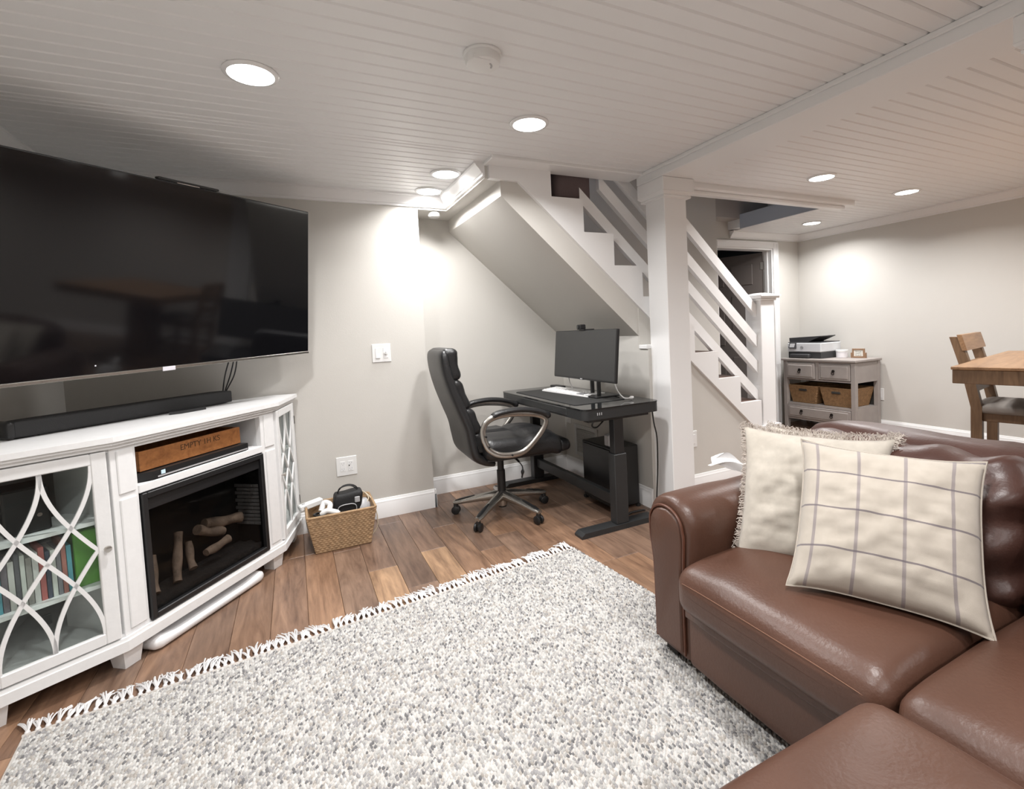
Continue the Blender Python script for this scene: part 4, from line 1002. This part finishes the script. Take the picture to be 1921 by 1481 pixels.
# ------------------------------------------------------------------ sideboard corner
sx0, sx1, sy0, sy1, sz = 4.995, 5.420, 3.015, 3.815, .780
sbd = thing('sideboard', 'taupe painted sideboard with drawers and a basket shelf against the right wall', 'sideboard', ((sx0 + sx1) / 2, (sy0 + sy1) / 2, 0))
build(MB().box(sx0 - .018, sx1, sy0 - .018, sy1 + .018, sz - .024, sz, .004), 'top', 'sideboard', sbd, True)
for x in (sx0, sx1 - .045):
    for y_ in (sy0, sy1 - .045): build(MB().box(x, x + .045, y_, y_ + .045, 0, sz - .024, .003), 'leg', 'sideboard', sbd, True)
def rail_y(z0, z1, nm='rail'): build(MB().box(sx0 + .006, sx0 + .03, sy0 + .045, sy1 - .045, z0, z1), nm, 'sideboard', sbd, True)
rail_y(.735, sz - .024); rail_y(.545, .560); rail_y(.262, .285); rail_y(.105, .122)
for (z0, z1) in ((.545, sz - .024), (.105, .285)):
    for y_ in (sy0 + .006, sy1 - .024): build(MB().box(sx0 + .045, sx1 - .045, y_, y_ + .018, z0, z1), 'side_panel', 'sideboard', sbd, True)
build(MB().box(sx1 - .012, sx1, sy0 + .045, sy1 - .045, .105, sz - .024), 'back_panel', 'dark_room', sbd, True)
build(MB().box(sx0 + .03, sx1 - .012, sy0 + .02, sy1 - .02, .268, .285), 'basket_shelf', 'sideboard', sbd, True)
build(MB().box(sx0 + .03, sx1 - .012, sy0 + .02, sy1 - .02, .545, .555), 'drawer_bottom', 'sideboard', sbd, True)
ym = (sy0 + sy1) / 2
build(MB().box(sx0 + .004, sx0 + .03, ym - .018, ym + .018, .560, .735), 'mullion', 'sideboard', sbd, True)
def drawer(y0, y1, z0, z1, pulls, out=0):
    d = build(MB().box(sx0 - .004 - out, sx0 + .02, y0, y1, z0, z1, .003).box(sx0 - .010 - out, sx0, y0 + .022, y1 - .022, z0 + .020, z1 - .020, .004).box(sx0 + .02, sx0 + .30, y0 + .01, y1 - .01, z0 + .01, z0 + .02), 'drawer', 'sideboard', sbd, True)
    for yp in pulls:
        zc = (z0 + z1) / 2
        pl_ = MB().cyl((sx0 - .009 - out, yp, zc + .012), (sx0 - .018 - out, yp, zc + .012), .015, 12)
        pl_.tube([(sx0 - .022 - out, yp + .013 * math.sin(a), zc - .008 + .016 * math.cos(a)) for a in [2 * PI * k / 14 for k in range(14)]], .0035, 6, closed=True)
        build(pl_, 'ring_pull', 'iron', d, True, smooth=50)
drawer(ym + .022, sy1 - .05, .565, .732, [(ym + sy1 - .03) / 2], .012); drawer(sy0 + .05, ym - .022, .565, .732, [(sy0 + .03 + ym) / 2 - .0]); drawer(sy0 + .05, sy1 - .05, .125, .258, [sy0 + .24, sy1 - .22])
for j, (yc, l) in enumerate(((3.605, 'wicker basket at the far end of the sideboard shelf'), (3.235, 'wicker basket at the near end of the sideboard shelf'))):
    wb_ = wicker_basket('wicker_basket', (5.205, yc, .285), .31, .265, .35, .345, .195, l, 'wicker_dark', 16, group='baskets in the sideboard')
    build(MB().box(-.184, -.170, -.045, .045, .135, .160, .004), 'handle_hole_shade', 'dark_room', wb_)  # solid dark block standing in for the shade inside the hand hole
# printer
prn = thing('printer', 'light grey and black printer on the sideboard', 'printer', (5.24, 3.62, sz))
px0, px1, py0, py1 = 5.055, 5.40, 3.405, 3.805
build(MB().box(px0 + .01, px1, py0 + .004, py1 - .004, sz, sz + .070, .006), 'base', 'printer_dark', prn, True)
build(MB().box(px0 - .03, px0 + .02, py0 + .12, py1 - .05, sz + .006, sz + .050, .010), 'paper_tray', 'printer_dark', prn, True)
build(MB().box(px0, px1, py0, py1, sz + .070, sz + .170, .008), 'body', 'printer_light', prn, True)
build(MB().box(px0 + .005, px1 - .01, py0 + .006, py1 - .006, sz + .170, sz + .178, .003), 'scanner_lid', 'printer_dark', prn, True)
build(MB().prism([(py0 + .17, sz + .178), (py1 - .01, sz + .178), (py1 - .005, sz + .225), (py0 + .08, sz + .240), (py0 + .03, sz + .244), (py0 + .03, sz + .236)], px0 + .03, px1 - .05, 'x'), 'document_feeder', 'printer_dark', prn, True)
build(MB().prism([(px0 - .030, sz + .112), (px0 + .01, sz + .105), (px0 + .01, sz + .172), (px0 - .006, sz + .172)], py1 - .115, py1 - .035), 'control_panel', 'printer_dark', prn, True)
build(MB().prism([(px0 - .0275, sz + .122), (px0 - .0265, sz + .121), (px0 - .0085, sz + .163), (px0 - .010, sz + .164)], py1 - .105, py1 - .045), 'display', 'grey_plastic', prn, True)
lg = MB().tube([(px0 - .001, 3.625 + .016 * math.sin(a), sz + .120 + .016 * math.cos(a)) for a in [2 * PI * k / 20 for k in range(20)]], .0016, 6, closed=True)
build(lg, 'logo_ring', 'key_grey', prn, True)
text('logo_letters', 'hp', .022, 'key_grey', prn, frame_mat(Vector((px0 - .0012, 3.625, sz + .120)), Vector((0, -1, 0)), Z3, Vector((-1, 0, 0))))
jr = thing('paper_tub', 'small white lidded tub beside the printer', 'tub', (5.30, 3.335, sz))
build(MB().lathe([(.050, sz), (.054, sz + .004), (.055, sz + .065)], (5.30, 3.335), 28), 'tub', 'jar', jr, True, smooth=40)
build(MB().lathe([(.057, sz + .062), (.058, sz + .080), (.054, sz + .084), (.0001, sz + .085)], (5.30, 3.335), 28), 'lid', 'plastic_white', jr, True, smooth=40)
sg = thing('framed_sign', 'small wooden framed sign with lettering on the sideboard', 'sign', (5.31, 3.165, sz))
SGM = frame_mat((5.30, 3.165, sz), Vector((.12, -.99, 0)).normalized(), Vector((.99, .12, 0)).normalized(), Z3)
fr = MB().box(-.060, -.044, 0, .016, 0, .098, .002).box(.044, .060, 0, .016, 0, .098, .002).box(-.044, .044, 0, .016, .082, .098, .002).box(-.044, .044, 0, .016, 0, .018, .002).box(-.072, -.058, -.004, .024, 0, .055, .002).box(.058, .072, -.004, .024, 0, .055, .002)
build(fr.xf(SGM), 'frame', 'sign_wood', sg, True)
build(MB().box(-.046, .046, .006, .010, .016, .084).xf(SGM), 'print', 'paper', sg, True)
for k, (w_, body) in enumerate(((.05, 'this is our'), (.06, 'HAPPY'), (.06, 'PLACE'))):
    text('lettering', body, .015 if k == 0 else .021, 'ink', sg, SGM @ frame_mat(Vector((0, .0055, .070 - k * .021)), Vector((1, 0, 0)), Vector((0, 0, 1)), Vector((0, -1, 0))))
single(MB().box(5.415, 5.4355, 3.025, 3.05, .372, .392, .004).tube(smoothline([(5.42, 3.037, .380), (5.40, 3.06, .33), (5.412, 3.075, .24), (5.425, 3.085, .15), (5.42, 3.10, .10)]), .004, 6), 'printer_cable', 'plastic_black', 'black cord plugged into the outlet beside the sideboard', 'cord', (5.42, 3.05, .1), smooth=60)

# ------------------------------------------------------------------ dining table and chair
TZ = .90; ta = math.radians(11)
TMX = frame_mat((3.44, 1.53, 0), Vector((math.cos(ta), math.sin(ta), 0)), Vector((-math.sin(ta), math.cos(ta), 0)), Z3)
tb = thing('dining_table', 'counter height wooden dining table at the right edge', 'table', tuple(TMX @ Vector((.75, -.5, 0))), ta)
build(MB().box(0, 1.50, -1.0, 0, TZ - .018, TZ, .003).xf(TMX), 'tabletop', 'table_wood', tb, True)
build(MB().box(.006, 1.494, -.994, -.006, TZ - .098, TZ - .018, .003).xf(TMX), 'apron', 'chair_wood', tb, True)
build(MB().box(.62, .88, -.63, -.37, .06, TZ - .098, .006).xf(TMX), 'pedestal', 'chair_wood', tb, True)
build(MB().box(.40, 1.10, -.85, -.15, 0, .06, .01).xf(TMX), 'pedestal_base', 'chair_wood', tb, True)
ca = math.radians(11)
cc = thing('counter_chair', 'brown wooden counter chair with grey padded seat behind the table', 'chair', (4.45, 1.77, 0), ca)
# local: x along the back, -y toward the seat front
for s in (-1, 1):
    x = .225 * s
    build(MB().loft([[(x - .026, y_ - .03, z), (x + .026, y_ - .03, z), (x + .026, y_ + .03, z), (x - .026, y_ + .03, z)] for y_, z in ((.0, 0), (0, .55), (.05, .80), (.115, 1.04))]), 'back_post', 'chair_wood', cc)
    build(MB().box(x - .024, x + .024, -.44, -.39, 0, .50, .003), 'front_leg', 'chair_wood', cc)
    build(MB().box(x - .016, x + .016, -.39, -.03, .20, .24, .003), 'side_stretcher', 'chair_wood', cc)
def slat(z0, z1, y0, y1, ex=.0):
    build(MB().loft([[(-.20 - ex, y0 - .014, z0), (.20 + ex, y0 - .014, z0), (.20 + ex, y0 + .014, z0), (-.20 - ex, y0 + .014, z0)], [(-.20 - ex, y1 - .014, z1), (.20 + ex, y1 - .014, z1), (.20 + ex, y1 + .014, z1), (-.20 - ex, y1 + .014, z1)]]), 'back_slat', 'table_wood' if ex else 'chair_wood', cc)
slat(.945, 1.055, .058, .088, .06); slat(.795, .862, .046, .064); slat(.655, .735, .020, .038)
build(MB().box(-.225, .225, -.42, .0, .455, .515, .004), 'seat_rail', 'chair_wood', cc)
build(MB().rbox((0, -.205, .538), (.50, .46, .06), .028, 12, lambda P, U: P + np.stack([0 * P[:, 0], 0 * P[:, 0], np.where(P[:, 2] > 0, .016 * (1 - (P[:, 0] / .26) ** 2), 0)], 1)), 'seat_pad', 'seat_fabric', cc, smooth=60)
build(MB().box(-.20, .20, -.43, -.40, .22, .26, .003), 'foot_rail', 'chair_wood', cc)

# ------------------------------------------------------------------ rug
ra = math.radians(6.2); RW, RL = 2.205, 3.3
RGM = frame_mat((1.335, 2.352, 0), Vector((-math.cos(ra), -math.sin(ra), 0)), Vector((math.sin(ra), -math.cos(ra), 0)), Z3)  # u from right to left, v toward camera
rug = thing('area_rug', 'large cream and grey braided wool rug with fringed edge', 'rug', tuple(RGM @ Vector((RW / 2, RL / 2, 0))), ra)
build(MB().box(0, RW, 0, RL, 0.0005, .008, .003).xf(RGM), 'backing', 'rug_base', rug, True)
def tufts():
    rs = np.random.RandomState(11)
    du, dv = .0082, .0125; nu = int(RW / du); nv = int(2.05 / dv)
    U, V = np.meshgrid(np.arange(nu) * du + du / 2, np.arange(nv) * dv + dv / 2, indexing='ij')
    V = V + (np.arange(nu)[:, None] % 2) * dv * .5
    U = (U + rs.uniform(-.0016, .0016, U.shape)).ravel(); V = (V + rs.uniform(-.003, .003, V.shape)).ravel(); n = U.size
    th_ = np.radians(90 + rs.normal(-18, 17, n)); L = rs.uniform(.0060, .0088, n); Wd = rs.uniform(.0032, .0046, n); Hh = rs.uniform(.0045, .0085, n)
    ex = np.stack([np.cos(th_), np.sin(th_)], 1); ey = np.stack([-np.sin(th_), np.cos(th_)], 1)
    # 8 verts: ends low, ridge of two high, four sides
    tpl = [(-1, 0, 0), (-.45, -1, .25), (.45, -1, .25), (1, 0, 0.1), (.45, 1, .25), (-.45, 1, .25), (-.42, 0, 1), (.42, 0, 1)]
    fs = [(0, 1, 6), (1, 2, 7, 6), (2, 3, 7), (3, 4, 7), (4, 5, 6, 7), (5, 0, 6)]
    vs = np.zeros((n, 8, 3))
    for i, (a, b_, c_) in enumerate(tpl):
        p = np.stack([U, V], 1) + ex * (a * L)[:, None] + ey * (b_ * Wd)[:, None]
        vs[:, i, 0] = np.clip(p[:, 0], .001, RW - .001); vs[:, i, 1] = np.clip(p[:, 1], .001, 9); vs[:, i, 2] = .0072 + c_ * Hh
    # colour per tuft: cream, light grey, warm beige, a little darker grey, mixed in loose bands
    band = .5 + .5 * np.sin(V * 21 + 2.0 * np.sin(U * 3.1)) * np.cos(U * 4 + V * 5)
    pal = np.array([(.53, .522, .505), (.395, .388, .374), (.285, .280, .28), (.15, .148, .151), (.355, .33, .30)])
    pr_ = np.stack([.40 - .10 * band, .25 + 0 * band, .17 + .06 * band, .07 + .05 * band, .11 - .01 * band], 1); pr_ /= pr_.sum(1, keepdims=True)
    pick = (rs.rand(n)[:, None] > np.cumsum(pr_, 1)).sum(1).clip(0, 4)
    col = pal[pick] * rs.uniform(.9, 1.08, (n, 1))
    base = np.arange(n) * 8
    quads = []; loops = []
    Rg = np.array(RGM); X = vs.reshape(-1, 3) @ Rg[:3, :3].T + Rg[:3, 3]
    inv = np.array(ROOT[rug.name].inverted()); X = X @ inv[:3, :3].T + inv[:3, 3]
    me = bpy.data.meshes.new('pile')
    tri_per = len(fs); lt = np.array([len(f) for f in fs]); flat = np.concatenate([np.array(f) for f in fs])
    allf = (base[:, None] + flat[None, :]).ravel()
    tot = np.tile(lt, n); start = np.concatenate([[0], np.cumsum(tot)[:-1]])
    me.vertices.add(n * 8); me.vertices.foreach_set('co', X.ravel())
    me.loops.add(allf.size); me.loops.foreach_set('vertex_index', allf.astype(np.int32))
    me.polygons.add(tot.size); me.polygons.foreach_set('loop_start', start.astype(np.int32)); me.polygons.foreach_set('loop_total', tot.astype(np.int32))
    at = me.color_attributes.new('tone', 'FLOAT_COLOR', 'POINT')
    ca_ = np.ones((n, 8, 4)); ca_[:, :, :3] = col[:, None, :]; at.data.foreach_set('color', ca_.ravel())
    me.polygons.foreach_set('use_smooth', np.ones(tot.size, bool)); me.update(); me.validate()
    me.materials.append(M['rug_yarn'])
    o = link(bpy.data.objects.new('pile', me)); o.parent = rug; o['kind'] = 'stuff'; ROOT[o.name] = ROOT[rug.name]
tufts()
build(MB().tube([RGM @ Vector((u, -.002, .007)) for u in np.linspace(0, RW, 60)], .0055, 6), 'edge_binding', 'rug_base', rug, True, smooth=60)
fr = MB(); rf = random.Random(2); u = .012
while u < RW - .005:
    ln0 = rf.uniform(.05, .085); lean = rf.uniform(-.025, .025); lift = rf.uniform(.002, .018)
    kp = (u, -.014, .008); fr.tube([RGM @ Vector((u, -.004, .008)), RGM @ Vector(kp), RGM @ Vector((u, -.022, .008))], [.005, .0085, .005], 6)
    for q in range(6):
        a = (q - 2.5) * .0055 + rf.uniform(-.004, .004); ll = ln0 * rf.uniform(.75, 1.1)
        pts = smoothline([(u, -.018, .008), (u + a * .8 + lean * .4, -.018 - ll * .5, .010 + lift * rf.uniform(.3, 1)), (u + a * 1.6 + lean + rf.uniform(-.006, .006), -.018 - ll, .004 + lift * rf.uniform(0, .8))], 3)
        fr.tube([RGM @ p for p in pts], .0027, 4)
    u += rf.uniform(.020, .027)
o = build(fr, 'fringe', 'fringe', rug, True, smooth=60); o['kind'] = 'stuff'
RZ = .0155     # top of the pile

# ------------------------------------------------------------------ leather sofa
sofa = thing('leather_sofa', 'brown leather sofa with a rolled arm and gathered back', 'sofa', (1.6, .40, RZ))
SXF = 1.150; YI, YO = 1.270, 1.490; YE = -.75
def wr(P, amp, fx, fy, ph=0):
    return amp * np.array([mnoise.noise(Vector((p[0] * fx + ph, p[1] * fy, p[2] * 6 + ph))) for p in P])
def basefn(P, U): return P
build(MB().rbox((1.60, (YI + YE) / 2, .17), (.90, YI - YE, .24), .02, 12), 'base', 'leather_brown', sofa, True, smooth=50)
build(MB().rbox((SXF - .004, (YI + YE) / 2 + .02, .246), (.030, YI - YE - .05, .036), .012, 14), 'front_band', 'leather_brown', sofa, True, smooth=50)
for x in (1.22, 1.98):
    for y_ in (1.40, .35, -.68): build(MB().box(x - .03, x + .03, y_ - .03, y_ + .03, RZ, .06, .004), 'foot', 'sofa_foot', sofa, True)
def seat_cushion(y0, y1):
    yc = (y0 + y1) / 2; hy = (y1 - y0) / 2; x0, x1 = 1.088, 1.78
    def fn(P, U):
        up = P[:, 2] > 0
        cr = (1 - (P[:, 1] / hy) ** 4) * (1 - np.clip(np.abs(P[:, 0]) / .35, 0, 1) ** 4)
        dz = np.where(up, .022 * cr, 0) - np.where(up, np.clip((-P[:, 0] - .18) / .16, 0, 1) ** 2 * .018, 0)
        w_ = wr(P + np.array([0, yc, 0]), .006, 5, 9) * np.where(up, 1, .2)
        return P + np.stack([np.where(P[:, 0] < 0, -.012 * (1 - (P[:, 1] / hy) ** 4) * (1 - (P[:, 2] / .09) ** 2), 0), 0 * dz, dz + w_], 1)
    c_ = build(MB().rbox(((x0 + x1) / 2, yc, .352), (x1 - x0, y1 - y0 - .004, .165), .050, 30, fn), 'seat_cushion', 'leather_brown', sofa, True, smooth=70)
    build(MB().tube([(x0 - .010 + .020 * (abs(q) ** 8), yc + q * (hy - .02), .392 - .02 * abs(q) ** 6) for q in np.linspace(-1, 1, 40)], .0011, 5), 'seam', 'stitch', c_, True)
seat_cushion(.600, YI - .004); seat_cushion(-.07, .600); seat_cushion(YE + .01, -.07)
# arm: rolled cross-section swept along X
def arm_part(yin, yout, sgn, lab=None):
    """cross-section in (outward, z)"""
    w_ = abs(yout - yin)
    sec = [(0.0, .055), (0.0, .20), (-.004, .36), (-.008, .48)] + [(w_ / 2 - .006 + (w_ / 2 + .004) * math.cos(a), .515 + .098 * math.sin(a)) for a in np.linspace(PI, 0, 14)] + [(w_ + .004, .44), (w_ - .004, .38), (w_ - .022, .33), (w_ - .030, .22), (w_ - .030, .055)]
    n = len(sec); rings = []
    xs_ = [1.168, 1.172, 1.185, 1.21, 1.30, 1.40, 1.50, 1.60, 1.70, 1.80, 1.90, 1.97, 2.01, 2.03]
    for j, x in enumerate(xs_):
        sh = {0: .030, 1: .014, 2: .005}.get(j, 0) + {12: .01, 13: .03}.get(j, 0); ring = []
        for (o_, z) in sec:
            cz = .33; oo = w_ / 2 + (o_ - w_ / 2) * (1 - sh / (w_ / 2)); zz = cz + (z - cz) * (1 - sh / .30) if z > .1 else z
            drop = .012 * max(0, (x - 1.5)) * (1 if z > .4 else 0)
            p = Vector((x, yin + sgn * oo, zz - drop)); wv = mnoise.noise(p * 9) * .003
            ring.append((p.x, p.y + wv, p.z + wv))
        rings.append(ring)
    a_ = build(MB().loft(rings), 'arm', 'leather_brown', sofa, True, smooth=55)
    # front panel with piping
    f = [(.030, .075), (.030, .30), (.022, .47)] + [(w_ / 2 - .004 + (w_ / 2 - .030) * math.cos(a), .500 + .072 * math.sin(a)) for a in np.linspace(PI, 0, 10)] + [(w_ - .036, .44), (w_ - .050, .36), (w_ - .054, .20), (w_ - .054, .075)]
    pan = MB().loft([[(1.162, yin + sgn * o_, z) for o_, z in f], [(1.148, yin + sgn * (w_ / 2 + (o_ - w_ / 2) * .94), .30 + (z - .30) * .985) for o_, z in f], [(1.18, yin + sgn * o_, z) for o_, z in f]][:0] + [[(1.180, yin + sgn * o_, z) for o_, z in f], [(1.160, yin + sgn * o_, z) for o_, z in f], [(1.150, yin + sgn * (w_ / 2 + (o_ - w_ / 2) * .90), .30 + (z - .30) * .97) for o_, z in f]])
    build(pan, 'front_panel', 'leather_brown', a_, True, smooth=50)
    build(MB().tube(smoothline([(1.160, yin + sgn * (w_ / 2 + (o_ - w_ / 2) * 1.06), .30 + (z - .30) * 1.02) for o_, z in f], 2), .0055, 6), 'piping', 'piping', a_, True, smooth=60)
    for x in (1.62,):
        build(MB().tube(smoothline([(x, yin + sgn * (o_ - (.0015 if k < 8 else 0)), z + .0015 - .012 * .12 * (z > .4)) for k, (o_, z) in enumerate(sec[3:18])], 2), .0018, 5), 'seam', 'stitch', a_, True)
arm_part(YI, YO, 1); arm_part(YE, YE - .22, -1)
# back frame and gathered cushions
def backfn(P, U):
    yy = P[:, 1]
    return P + np.stack([wr(P, .006, 6, 6, 3), 0 * yy, np.where(P[:, 2] > .2, wr(P, .010, 4, 7, 9), 0) - np.where((P[:, 2] > 0), .030 * np.clip((yy / 1.06 - .80) / .2, 0, 1) ** 2.5, 0)], 1)
build(MB().rbox((1.930, .300, .440), (.255, 2.13, .745), .105, 26, backfn), 'back_frame', 'leather_back', sofa, True, smooth=70)
def back_cushion(y0, y1):
    yc = (y0 + y1) / 2; hy = (y1 - y0) / 2
    def fn(P, U):
        y_, z = P[:, 1], P[:, 2]; fr_ = P[:, 0] < 0
        e = np.clip(1 - (hy - np.abs(y_)) / .22, 0, 1)                       # gathers near the side seams
        sg_ = np.sign(y_)
        fold = .020 * e * np.sin(46 * (z + .55 * (hy - np.abs(y_))) + 1.5 * sg_ + yc * 7)
        fold += .007 * np.sin(22 * y_ + 9 * z + yc * 5) * np.exp(-((z - .12) / .12) ** 2)
        top = .012 * np.where(z > .1, np.sin(34 * y_ + 20 * z + yc), 0) * np.clip(1 - np.abs(P[:, 0]) / .2, 0, 1)
        bul = -.035 * (1 - (y_ / hy) ** 4) * np.exp(-((z + .02) / .16) ** 2)
        return P + np.stack([np.where(fr_, fold + bul, 0) + wr(P + np.array([0, yc, 0]), .008, 7, 9, 2), 0 * y_, top + wr(P + np.array([0, yc, 0]), .008, 6, 8, 5)], 1)
    b_ = MB().rbox((0, 0, 0), (.22, y1 - y0 - .004, .42), .085, 34, fn)
    b_.xf(Matrix.Translation((1.775, yc, .590)) @ Matrix.Rotation(math.radians(10), 4, 'Y'))
    build(b_, 'back_cushion', 'leather_back', sofa, True, smooth=75)
back_cushion(.585, 1.275); back_cushion(-.10, .585); back_cushion(YE + .01, -.10)

# ottoman
ot = thing('leather_ottoman', 'brown leather ottoman in front of the sofa at the bottom of the photo', 'ottoman', (.66, .24, RZ))
def otfn(P, U):
    up = P[:, 2] > 0
    return P + np.stack([0 * P[:, 0], 0 * P[:, 0], np.where(up, .030 * (1 - (P[:, 0] / .36) ** 4) * (1 - (P[:, 1] / .36) ** 4) + wr(P, .004, 6, 6, 1), 0)], 1)
build(MB().rbox((.66, .240, .375), (.70, .715, .19), .055, 26, otfn), 'cushion', 'leather_brown', ot, True, smooth=70)
build(MB().rbox((.66, .235, .175), (.66, .67, .24), .03, 10), 'base', 'leather_brown', ot, True, smooth=50)
for x in (.38, .94):
    for y_ in (-.05, .52): build(MB().box(x - .03, x + .03, y_ - .03, y_ + .03, RZ, .06, .004), 'foot', 'sofa_foot', ot, True)

# ------------------------------------------------------------------ cushions
def pillow(name, c, right, up, W, T, m, label, ear=.10, seed=0, n=36, fringe=False, sag=.0):
    r_ = Vector(right).normalized(); u_ = Vector(up); u_ = (u_ - r_ * u_.dot(r_)).normalized(); n_ = r_.cross(u_)
    Mx = frame_mat(Vector(c), r_, u_, n_)
    t = thing(name, label, 'pillow', tuple(Vector(c) - Z3 * W * .45), group='throw pillows')
    g = np.linspace(-1, 1, n + 1); A, B = np.meshgrid(g, g, indexing='ij')
    pin = 1 - .085 * (1 - np.abs(B) ** 3.0); pin2 = 1 - .085 * (1 - np.abs(A) ** 3.0)
    X = A * W / 2 * pin; Y = B * W / 2 * pin2
    th_ = T * np.clip((1 - np.abs(A) ** 2.6) * (1 - np.abs(B) ** 2.6), 0, 1) ** .5 * (1 - .12 * np.abs(A * B))
    rs = np.random.RandomState(seed)
    ripple = np.array([[mnoise.noise(Vector((a * 3 + seed, b_ * 3, .3))) * .013 + mnoise.noise(Vector((a * 6 + seed, b_ * 10, 2.3))) * .008 for b_ in g] for a in g])
    edge = np.clip(1 - np.maximum(np.abs(A), np.abs(B)), 0, .3) / .3
    fold = .008 * np.sin(A * 3 + B * 16 + seed) * np.clip((np.abs(B) - .35), 0, 1) * edge
    Y = Y - sag * (1 - B) * .5 * (A ** 2) * .0
    mb = MB(); idx = {}
    uvs = []
    for s in (1, -1):
        for i in range(n + 1):
            for j in range(n + 1):
                bd = i in (0, n) or j in (0, n)
                if bd and s == -1: idx[s, i, j] = idx[1, i, j]; continue
                idx[s, i, j] = len(mb.v)
                mb.v.append((float(X[i, j]), float(Y[i, j]), float(s * th_[i, j] + (ripple[i, j] + fold[i, j]) * edge[i, j]))); uvs.append(((A[i, j] + 1) / 2, (B[i, j] + 1) / 2))
        for i in range(n):
            for j in range(n):
                q_ = (idx[s, i, j], idx[s, i + 1, j], idx[s, i + 1, j + 1], idx[s, i, j + 1]); mb.f.append(q_ if s > 0 else q_[::-1])
    mb.xf(Mx); o = build(mb, 'cover', m, t, True, smooth=80)
    me = o.data; uvl = me.uv_layers.new(name='UVMap')
    li = np.zeros(len(me.loops), int); me.loops.foreach_get('vertex_index', li); uvl.data.foreach_set('uv', np.array(uvs)[li].ravel())
    bord = [(X[i, 0], Y[i, 0]) for i in range(n)] + [(X[n, j], Y[n, j]) for j in range(n)] + [(X[i, n], Y[i, n]) for i in range(n, 0, -1)] + [(X[0, j], Y[0, j]) for j in range(n, 0, -1)]
    if not fringe:
        build(MB().tube([Mx @ Vector((x, y_, 0)) for x, y_ in bord], .0028, 5, closed=True), 'seam', m, t, True, smooth=60)
    else:
        f = MB(); rf_ = random.Random(seed)
        for k in range(len(bord)):
            (x0, y0), (x1, y1) = bord[k], bord[(k + 1) % len(bord)]
            for q in range(6):
                a = (q + rf_.random()) / 6; x, y_ = x0 + (x1 - x0) * a, y0 + (y1 - y0) * a
                l_ = math.hypot(x, y_); ox, oy = (1 if abs(x) > abs(y_) else 0) * math.copysign(1, x), (1 if abs(y_) >= abs(x) else 0) * math.copysign(1, y_)
                L = rf_.uniform(.008, .018); z = rf_.uniform(-.006, .006); j1, j2 = rf_.uniform(-.008, .008), rf_.uniform(-.008, .008)
                f.tube([Mx @ Vector((x - ox * .004, y_ - oy * .004, 0)), Mx @ Vector((x + ox * L * .6 + oy * j1, y_ + oy * L * .6 + ox * j1, z)), Mx @ Vector((x + ox * L + oy * j2, y_ + oy * L + ox * j2, z * 1.6))], [.0018, .0016, .0010], 4)
        o = build(f, 'fringe', 'linen_fringe', t, True, smooth=60); o['kind'] = 'stuff'
    return t
pillow('throw_pillow', (1.441, .798, .640), (.2125, -.3645, -.025), (.2075, .11, .36), .445, .088, 'plaid_linen', 'cream throw pillow with a dark windowpane check in front', seed=3)
pillow('throw_pillow', (1.535, 1.075, .615), (.244, -.366, -.02), (.11, .12, .40), .46, .080, 'linen', 'plain cream linen throw pillow with frayed edge against the sofa arm', seed=8, fringe=True)
pillow('throw_pillow', (1.655, 1.115, .615), (.12, -.42, .01), (.16, .06, .40), .43, .050, 'linen', 'cream frayed throw pillow mostly hidden behind the checked pillow', seed=15, fringe=True)

# tissue box on a small side table behind the sofa arm
stb = thing('side_table', 'small white side table hidden behind the sofa arm', 'side table', (1.97, 1.66, 0))
build(MB().box(1.87, 2.07, 1.56, 1.76, .34, .36, .004), 'top', 'plastic_white', stb, True)
for x in (1.885, 2.055):
    for y_ in (1.575, 1.745): build(MB().box(x - .012, x + .012, y_ - .012, y_ + .012, 0, .34, .002), 'leg', 'plastic_white', stb, True)
tsb = thing('tissue_box', 'white tissue poking up behind the sofa arm beside the frayed pillow', 'tissue box', (1.97, 1.66, .36))
build(MB().box(1.91, 2.03, 1.60, 1.72, .36, .46, .004), 'box', 'plastic_white', tsb, True)
tq = MB(); gx = 15; P_ = []
for i in range(gx):
    for j in range(gx):
        a, b_ = i / (gx - 1), j / (gx - 1)          # a from the box to the tip, b across the sheet
        wd_ = .02 + .085 * a * (1.25 - a)
        P_.append((1.985 - .190 * a + .05 * (b_ - .5) * a, 1.665 + .110 * a + .012 * math.sin(7 * b_ + 3 * a), .455 + .125 * math.sin(PI * .5 * a) - .030 * a * a + wd_ * (b_ - .45) + .008 * math.sin(9 * a + 8 * b_)))
n2 = gx * gx
tq.add(P_ + [(x + .0015, y_ + .0015, z - .001) for x, y_, z in P_], [(i * gx + j, (i + 1) * gx + j, (i + 1) * gx + j + 1, i * gx + j + 1) for i in range(gx - 1) for j in range(gx - 1)] + [(n2 + i * gx + j + 1, n2 + (i + 1) * gx + j + 1, n2 + (i + 1) * gx + j, n2 + i * gx + j) for i in range(gx - 1) for j in range(gx - 1)])
build(tq, 'tissue', 'tissue', tsb, True, smooth=60, recalc=False)
